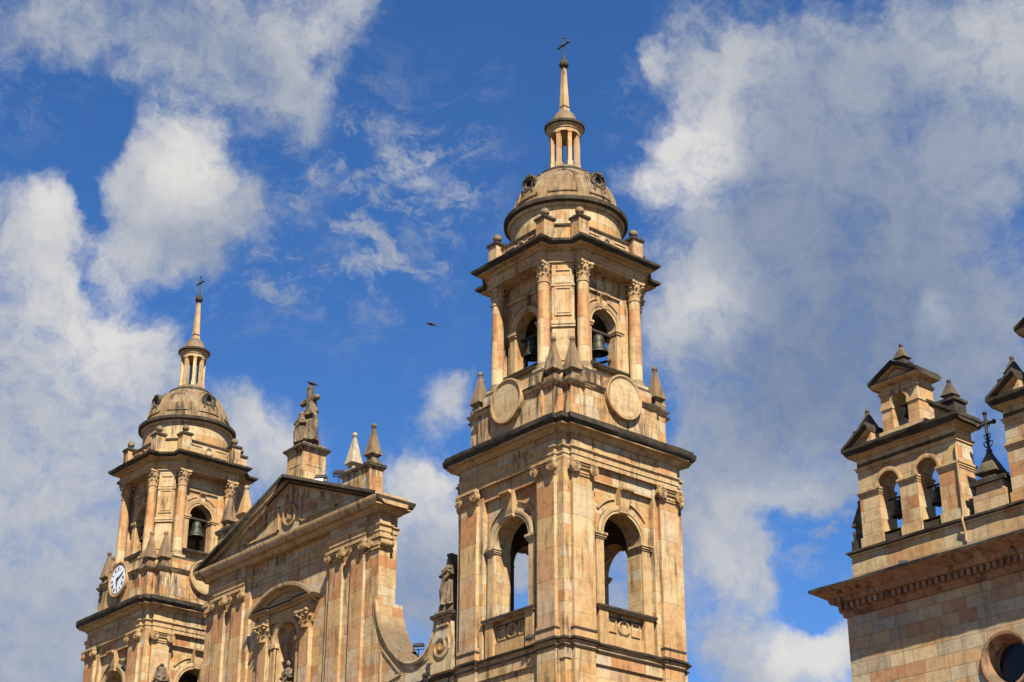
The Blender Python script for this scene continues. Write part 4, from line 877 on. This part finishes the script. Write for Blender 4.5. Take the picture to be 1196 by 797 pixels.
def saint(loc, label, rz, flip=1):
    b = MB([M['statue']]); b.box(-.52, .52, -.48, .48, 0, .12); b.box(-.44, .44, -.42, .42, .12, .42, 0, .05, .05)
    figure(b, 2.28, (0, 0, .40), 0, 0, 'chest', hood=True, wid=1.3)
    b.path([(flip * .44, .12, .5), (flip * .50, .14, 1.35), (flip * .46, .12, 2.15), (flip * .30, .06, 2.62), (0, -.04, 2.78), (-flip * .18, -.12, 2.74)], [.14, .17, .16, .12, .09, .07], 8)
    b.path([(-flip * .34, .1, .45), (-flip * .36, .1, 1.0), (-flip * .33, .1, 1.6)], [.08, .1, .08], 8)
    carve(b, 'statue', loc, .03, label, 'statue', rz=rz)
saint((-4.58, -2.80, 20.98), 'weathered stone saint under a curved veil, on the scrolled pedestal beside the tallest tower', 20)
saint((-29.58, -2.75, 20.98), 'dark stone saint at the bottom edge, seen against the clock tower, mostly out of frame', 20, -1)
b = MB([M['statue']]); figure(b, 2.3, (0, 0, .0), 0, 0, 'chest'); b.box(-.4, .4, -.35, .35, -.2, .03)
carve(b, 'statue', (-17, -2.85, 19.2), .028, 'stone figure standing inside the arched niche of the gable wall', 'statue', rz=25)
# cross group on the apex
b = MB([M['statue']])
b.ball((0, 0, .05), .78, 14, sz=.55); b.box(-.74, .74, -.7, .7, -.02, .18); b.ball((-.35, -.2, .25), .38, 10, sz=.7); b.ball((.35, .1, .25), .42, 10, sz=.7)
b.box(-.15, .15, -.13, .13, .2, 3.5); b.box(-.62, .62, -.13, .13, 2.66, 2.94)
for p in ((-.64, 0, 2.80), (.64, 0, 2.80), (0, 0, 3.5)): b.ball(p, .17, 10)
figure(b, 2.35, (.46, -.10, .30), -25, -5, 'chest', hood=True, wid=1.2); figure(b, 1.75, (.02, -.46, .28), 20, 0, 'chest', hood=True, wid=1.2); figure(b, 2.15, (-.46, -.06, .28), 35, 5, 'raise', wid=1.15)
carve(b, 'cross_sculpture', (-17, -2.5, 32.36), .034, 'weathered stone cross with robed figures at its foot, on top of the pediment', 'sculpture')

# ------------------------------------------------------------------ chapel at the right (local x from its axis)
CH = empty('chapel', (23.05, 0, 0))
tag(CH, 'chapel of orange and grey blocks at the right edge, with dentil cornice and round window', 'chapel')
CS, CT, BS = M['chapel'], M['chapel_trim'], M['belfry']
yw = -3.13; S = 1.25; cz = 13.58; rh = .82
b = MB([CS])
b.box(-5.95, -S, yw, yw + .9, GZ, 16.3); b.box(S, 5.95, yw, yw + .9, GZ, 16.3); b.box(-S, S, yw, yw + .9, GZ, cz - S); b.box(-S, S, yw, yw + .9, cz + S, 16.3)
n_ = 40
def sq(t):
    c_, s_ = math.cos(t), math.sin(t); k = S / max(abs(c_), abs(s_)); return (c_ * k, cz + s_ * k)
for i in range(n_):
    t, t2 = 2 * PI * i / n_, 2 * PI * (i + 1) / n_
    p, q = (rh * math.cos(t), cz + rh * math.sin(t)), (rh * math.cos(t2), cz + rh * math.sin(t2)); P, Q = sq(t), sq(t2)
    b.add([(x, yw, z) for x, z in (p, P, Q, q)], [(0, 1, 2, 3)])
b.box(-5.95, -5.5, yw + .9, 9, GZ, 16.3); b.box(5.5, 5.95, yw + .9, 9, GZ, 16.3); b.box(-5.5, 5.5, 8.5, 9, GZ, 16.3)
b.build('wall', CH)
wn = mould_ring((0, cz), 1, [(.90, yw), (.90, yw - .08), (.86, yw - .11), (.79, yw - .10), (.75, yw - .05), (.60, yw + .50), (.56, yw + .52)], 48, mats=[CT]).build('round_window', CH)
b = MB([M['glass']]); b.plate([(.62 * math.cos(2 * PI * i / 36), cz + .62 * math.sin(2 * PI * i / 36)) for i in range(36)], yw + .48, yw + .58); b.build('pane', wn)
CP = [(-5.95, yw), (5.95, yw), (5.95, 9), (-5.95, 9)]
b = MB([CT, CR]); b.sweep(CP, [(-.05, 16.16), (.08, 16.18), (.10, 16.28), (.16, 16.34), (.18, 16.36), (.18, 16.60), (.36, 16.62), (.40, 16.66), (.42, 16.78), (.52, 16.82), (.64, 16.92), (.80, 16.99), (.86, 17.03), (.87, 17.13), (.3, 17.2), (-.6, 17.22)], [0] * 12 + [1, 1, 1], jit=.015); b.build('cornice', CH)
b = MB([CT]); pl = []; x = -6.02
while x < 6.02:
    pl += [(x, yw - .185), (x, yw - .33), (x + .13, yw - .33), (x + .13, yw - .185)]; x += .245
b.prism(pl + [(5.9, yw - .1), (-5.9, yw - .1)], 16.39, 16.59)
b.build('dentil_course', CH)
AP = [(-5.62, -3.05), (5.62, -3.05), (5.62, -1.95), (-5.62, -1.95)]
b = MB([BS]); b.sweep(AP, [(.12, 17.18), (.12, 17.42), (.0, 17.56), (0, 18.2)]); b.build('attic', CH)
b = MB([BS, CR]); b.sweep(AP, [(-.02, 18.19), (.05, 18.2), (.06, 18.26), (.13, 18.30), (.13, 18.37), (0.0, 18.41), (-.4, 18.42)], [0, 0, 1, 1, 1, 1], jit=.014); b.build('attic_cornice', CH)
for sx in (-1, 1):
    b = MB([M['crust']]); b.box(sx * 5.42 - .27, sx * 5.42 + .27, -2.9, -2.3, 18.38, 18.8); b.box(sx * 5.42 - .22, sx * 5.42 + .22, -2.83, -2.37, 18.8, 19.05); b.build('pinnacle_base', CH)
    pinnacle('pinnacle', CH, (sx * 5.42, -2.6, 19.03), .52, 1.15, M['dark'], ball=.09)
b = MB([BS, CR]); b.box(-.62, .62, -3.02, -2.0, 18.38, 19.0); b.box(-.50, .50, -2.98, -2.2, 19.0, 19.30); b.box(-.66, .66, -3.1, -2.1, 19.30, 19.44, 1)
b.build('centre_pedestal', CH)
for sx in (-1, 1):
    q = MB([CR]); q.path([(sx * .62, -2.6, 18.55), (sx * .72, -2.6, 18.9), (sx * .6, -2.6, 19.12)], [.16, .12, .08], 8); q.build('pedestal_scroll', CH)
cp = pinnacle('pinnacle', CH, (-.1, -2.6, 19.44), .78, 1.05, M['dark'], ball=.10)
b = MB([M['iron']]); z0 = 20.65
b.bar((0, 0, z0), (0, 0, z0 + 1.3), .05, 6); b.bar((-.32, 0, z0 + .92), (.32, 0, z0 + .92), .05, 6)
for p in ((-.30, 0, z0 + .92), (.30, 0, z0 + .92), (0, 0, z0 + 1.3)):
    b.ball(p, .085, 8)
for sx in (-1, 1):
    b.path([(sx * .02, 0, z0 + .1), (sx * .13, 0, z0 + .16), (sx * .17, 0, z0 + .28), (sx * .08, 0, z0 + .34), (sx * .05, 0, z0 + .26)], .022, 5)
    b.path([(sx * .02, 0, z0 + .38), (sx * .11, 0, z0 + .44), (sx * .13, 0, z0 + .54), (sx * .05, 0, z0 + .56)], .02, 5)
    b.path([(sx * .03, 0, z0 + .78), (sx * .12, 0, z0 + .83), (sx * .15, 0, z0 + .90)], .014, 5); b.path([(sx * .03, 0, z0 + 1.06), (sx * .12, 0, z0 + 1.01), (sx * .15, 0, z0 + .94)], .014, 5)
dp = MB([TR]); dp.path([(-.98, -3.12, 20.9), (-.98, -3.12, 18.5), (-.98, -3.22, 18.3), (-.98, -3.11, 17.9), (-.98, -3.11, 17.6)], .04, 8); dp.build('drain_pipe', CH)
ic = b.build('iron_cross', CH); ic.location = (-.1, -2.6, -.12)

# ------------------------------------------------------------------ bell gables standing on the chapel
bgab = empty('bell_gable', (20.04, 0, 0)); Y0, Y1 = -3.07, -2.22
b = MB([BS, CR]); b.box(-2.10, -1.16, Y0 - .05, Y1 + .05, 18.40, 18.72); b.box(1.16, 2.10, Y0 - .05, Y1 + .05, 18.40, 18.72); b.box(-.42, .42, Y0 - .05, Y1 + .05, 18.40, 18.72); b.box(-1.16, -.42, Y0 + .02, Y1, 18.40, 18.62, 1); b.box(.42, 1.16, Y0 + .02, Y1, 18.40, 18.62, 1)
b.build('base_course', bgab)
b = MB([BS]); b.archwall(-2.04, 0, 18.72, 21.35, -.79, .43, 18.72, 20.34, Y0, Y1, 16); b.archwall(0, 2.04, 18.72, 21.35, .79, .43, 18.72, 20.34, Y0, Y1, 16); b.build('arcade_wall', bgab)
for cx in (-.79, .79):
    b = MB([TR]); b.ring(cx, 20.34, 1, 1, [(.43, Y0), (.43, Y0 - .05), (.53, Y0 - .07), (.58, Y0 - .05), (.58, Y0)], 20); b.build('archivolt', bgab)
for x0, x1 in ((-2.04, -1.22), (-.36, .36), (1.22, 2.04)):
    b = MB([TR])
    for q, (z0, z1) in enumerate(((20.12, 20.19), (20.19, 20.27), (20.27, 20.34))): b.box(x0 - .02 - .025 * q, x1 + .02 + .025 * q, Y0 - .02 - .03 * q, Y1 + .02 + .03 * q, z0, z1)
    b.build('impost', bgab)
GP = [(-2.04, Y0), (2.04, Y0), (2.04, Y1), (-2.04, Y1)]
b = MB([TR, CR]); b.sweep(GP, [(-.02, 21.05), (.04, 21.06), (.04, 21.12), (.09, 21.18), (0.0, 21.22), (0.0, 21.5), (.06, 21.52), (.10, 21.58), (.24, 21.62), (.26, 21.70), (.36, 21.78), (.37, 21.88), (.1, 21.93), (-.4, 21.94)], [0] * 8 + [1] * 5, jit=.014, step=.3); b.build('cornice', bgab)
SP2 = .66
for sx in (-1, 1):
    b = MB([CR, BS])
    pr = [(Y1 + .1, .02), (Y0 - .375, .02), (Y0 - .375, -.09), (Y0 - .3, -.12), (Y0 - .22, -.20), (Y0 - .04, -.26), (Y1 + .1, -.26)]
    rake(b, sx * 2.38, 21.91, sx * 1.30, 21.91 + 1.08 * SP2, pr, [0] * 4 + [1, 1, 0])
    b.plate([(sx * 2.0, 21.9), (sx * 1.32, 21.9), (sx * 1.32, 22.38), (sx * 2.0, 21.93)][::sx], Y0 - .02, Y1 + .12, 1)
    b.build('broken_pediment', bgab)
    b = MB([CR]); b.box(sx * 1.72 - .34, sx * 1.72 + .34, -2.98, -2.34, 21.92, 22.50); b.box(sx * 1.72 - .40, sx * 1.72 + .40, -3.04, -2.28, 22.50, 22.60); b.build('pinnacle_base', bgab)
    pinnacle('pinnacle', bgab, (sx * 1.72, -2.66, 22.6), .48, .72, M['dark'], ball=.075)
b = MB([BS, CR]); b.box(-.95, .95, Y0 - .05, Y1 + .05, 21.92, 22.16); b.archwall(-.80, .74, 22.16, 23.5, -.03, .32, 22.2, 23.06, Y0, Y1, 14); b.build('upper_stage', bgab)
b = MB([TR])
for x0, x1 in ((-.80, -.36), (.30, .74)): b.box(x0 - .03, x1 + .03, Y0 - .04, Y1 + .04, 22.93, 23.06)
b.ring(-.03, 23.06, 1, 1, [(.32, Y0), (.32, Y0 - .04), (.42, Y0 - .04), (.42, Y0)], 16); b.build('upper_impost', bgab)
b = MB([TR, CR]); b.sweep([(-.80, Y0), (.74, Y0), (.74, Y1), (-.80, Y1)], [(-.02, 23.44), (.04, 23.46), (.06, 23.54), (0, 23.58), (0, 23.70), (.08, 23.74), (.18, 23.78), (.24, 23.86), (.25, 23.93), (-.2, 23.97)], [0] * 7 + [1, 1]); b.build('upper_cornice', bgab)
b = MB([CR, BS])
for sx in (-1, 1): rake(b, sx * 1.04 - .03, 23.95, -.03, 23.95 + 1.04 * .52, [(Y1 + .1, .02), (Y0 - .30, .02), (Y0 - .30, -.08), (Y0 - .2, -.14), (Y0 - .04, -.2), (Y1 + .1, -.2)], [0, 0, 0, 1, 1, 0])
b.plate([(-.80, 23.9), (.74, 23.9), (-.03, 23.86 + .76 * .52)], Y0 - .02, Y1 + .12, 1)
b.build('upper_pediment', bgab)
b = MB([CR]); b.box(-.32, .20, -2.90, -2.38, 24.25, 24.62); b.build('pinnacle_base', bgab); pinnacle('pinnacle', bgab, (-.06, -2.64, 24.60), .46, .66, M['dark'], ball=.075)
tag(bgab, 'three-arched stone bell gable with broken pediment, standing on the left end of the chapel', 'bell gable', 'bell gables on the chapel')
bg2 = copy_tree(bgab); bg2.location = (25.96, 0, 0)
tag(bg2, 'second stone bell gable, cut off by the right edge of the picture', 'bell gable')
make_bell((19.16, -2.55, 19.30), .50, .62, 'dark bell in the lower left arch of the chapel bell gable', beam=.90, bt=.03)
make_bell((20.80, -2.55, 19.30), .50, .62, 'dark bell in the lower right arch of the chapel bell gable', beam=.90, bt=.03)
make_bell((19.95, -2.55, 22.68), .32, .40, 'small bell in the top arch of the chapel bell gable', beam=.68, bt=.025)

# ------------------------------------------------------------------ birds
b = MB([M['feather']]); b.path([(0, -.13, .20), (0, -.05, .19), (0, .08, .13), (0, .20, .06), (0, .36, .0)], [.03, .085, .10, .06, .025], 10)
b.ball((0, -.15, .25), .052, 10); b.path([(0, -.18, .25), (0, -.25, .235)], [.018, .004], 6); b.box(-.05, .05, .2, .42, .0, .025)
for sx in (-1, 1): b.bar((sx * .03, 0, .12), (sx * .03, -.01, .0), .01, 5); b.path([(sx * .07, -.08, .18), (sx * .10, .08, .14), (sx * .04, .3, .05)], [.03, .05, .015], 6)
o = b.build('perched_bird'); o.location = (-17, -2.5, 35.98); o.rotation_euler = (0, 0, R(-60)); tag(o, 'dark bird perched on top of the stone cross above the pediment', 'bird')
b = MB([M['feather']]); b.path([(-.20, 0, 0), (-.12, 0, .01), (0, 0, 0), (.12, 0, -.01), (.26, 0, -.02)], [.015, .04, .05, .03, .012], 8); b.ball((-.19, 0, .01), .035, 8); b.path([(-.21, 0, .01), (-.26, 0, 0)], [.012, .003], 5)
for sx in (-1, 1):
    w1 = [(-.08, sx * .02, .01), (-.13, sx * .18, .07), (-.04, sx * .36, .02), (.04, sx * .30, .03), (.06, sx * .12, .04), (.08, sx * .02, .0)]
    b.add(w1 + [(x, y, z + .014) for x, y, z in w1], [tuple(range(6))[::-1], tuple(range(6, 12))] + [(i, (i + 1) % 6, 6 + (i + 1) % 6, 6 + i) for i in range(6)])
b.add([(.2, -.01, -.03), (.36, -.07, -.03), (.36, .07, -.03), (.2, .01, -.03), (.2, -.01, -.015), (.36, -.07, -.015), (.36, .07, -.015), (.2, .01, -.015)], [(3, 2, 1, 0), (4, 5, 6, 7), (0, 1, 5, 4), (1, 2, 6, 5), (2, 3, 7, 6), (3, 0, 4, 7)])
o = b.build('flying_bird'); o.location = (2.99, -10, 29.95); o.rotation_euler = (R(20), R(18), R(35)); tag(o, 'small dark bird flying in the blue sky between the towers', 'bird')

# ------------------------------------------------------------------ floodlights
def flood(loc, rz, tilt, label, s=1.0, white=False, drop=.06):
    root = empty('floodlight', loc, R(rz))
    b = MB([M['lamp']]); b.X = Matrix.Translation((0, 0, .30 * s)) @ Matrix.Rotation(R(tilt), 4, 'X') @ Matrix.Scale(s, 4)
    b.box(-.30, .30, -.22, .22, -.05, .05, 0, .04, .04); b.box(-.26, .26, -.18, .18, -.10, -.05)
    for i in range(5): b.box(-.24 + i * .11, -.20 + i * .11, -.16, .16, .05, .10)
    b.build('housing', root)
    b = MB([M['iron']]); b.bar((-.32 * s, 0, .30 * s), (-.32 * s, 0, .05 * s), .025 * s, 6); b.bar((.32 * s, 0, .30 * s), (.32 * s, 0, .05 * s), .025 * s, 6); b.bar((-.32 * s, 0, .05 * s), (.32 * s, 0, .05 * s), .025 * s, 6); b.bar((0, 0, .05 * s), (0, 0, -drop), .04 * s, 8)
    b.build('bracket', root)
    if white:
        b = MB([M['white']]); b.box(-.28, .16, -.2, .2, -.05, .14); b.build('ballast_box', root)
    return tag(root, label, 'floodlight', 'floodlights on the church roofs')
flood((-15.3, -2.7, 30.15), 40, 15, 'dark floodlight with white box, beside the pedestal of the stone cross', 1.0, True)
flood((-13.75, -2.7, 30.0), 40, 40, 'tilted dark floodlight left of the pinnacle block on the pediment', .9, drop=.6)
flood((-18.0, -3.3, 30.42), 40, 5, 'small dark floodlight at the peak of the pediment, left of the pedestal', .55)
flood((-8.0, -1.9, 20.35), 30, 10, 'dark floodlight on the back edge of the sweeping wing wall', .8, drop=.45)
flood((-5.7, -3.215, 18.45), 30, 40, 'dark floodlight below the scrolled pedestal of the veiled saint', .55)
flood((1.62, -3.67, 18.47), 20, 60, 'dark floodlight at the foot of the front pilaster on the tall middle tower', .6)
flood((19.9, -3.6, 17.15), 20, 70, 'small dark floodlight on the chapel cornice under the bell gable', .5)
flood((2.4, -.5, 39.3), 60, 50, 'small dark floodlight on the dome rim of the tall middle tower', .6)
flood((3.1, .9, 36.6), 60, 30, 'floodlight on the upper cornice, by the round panel of the tall middle tower', .5)
flood((3.2, -.9, 36.6), 60, 30, 'floodlight on the upper cornice, nearer the corner of the tall middle tower', .5)
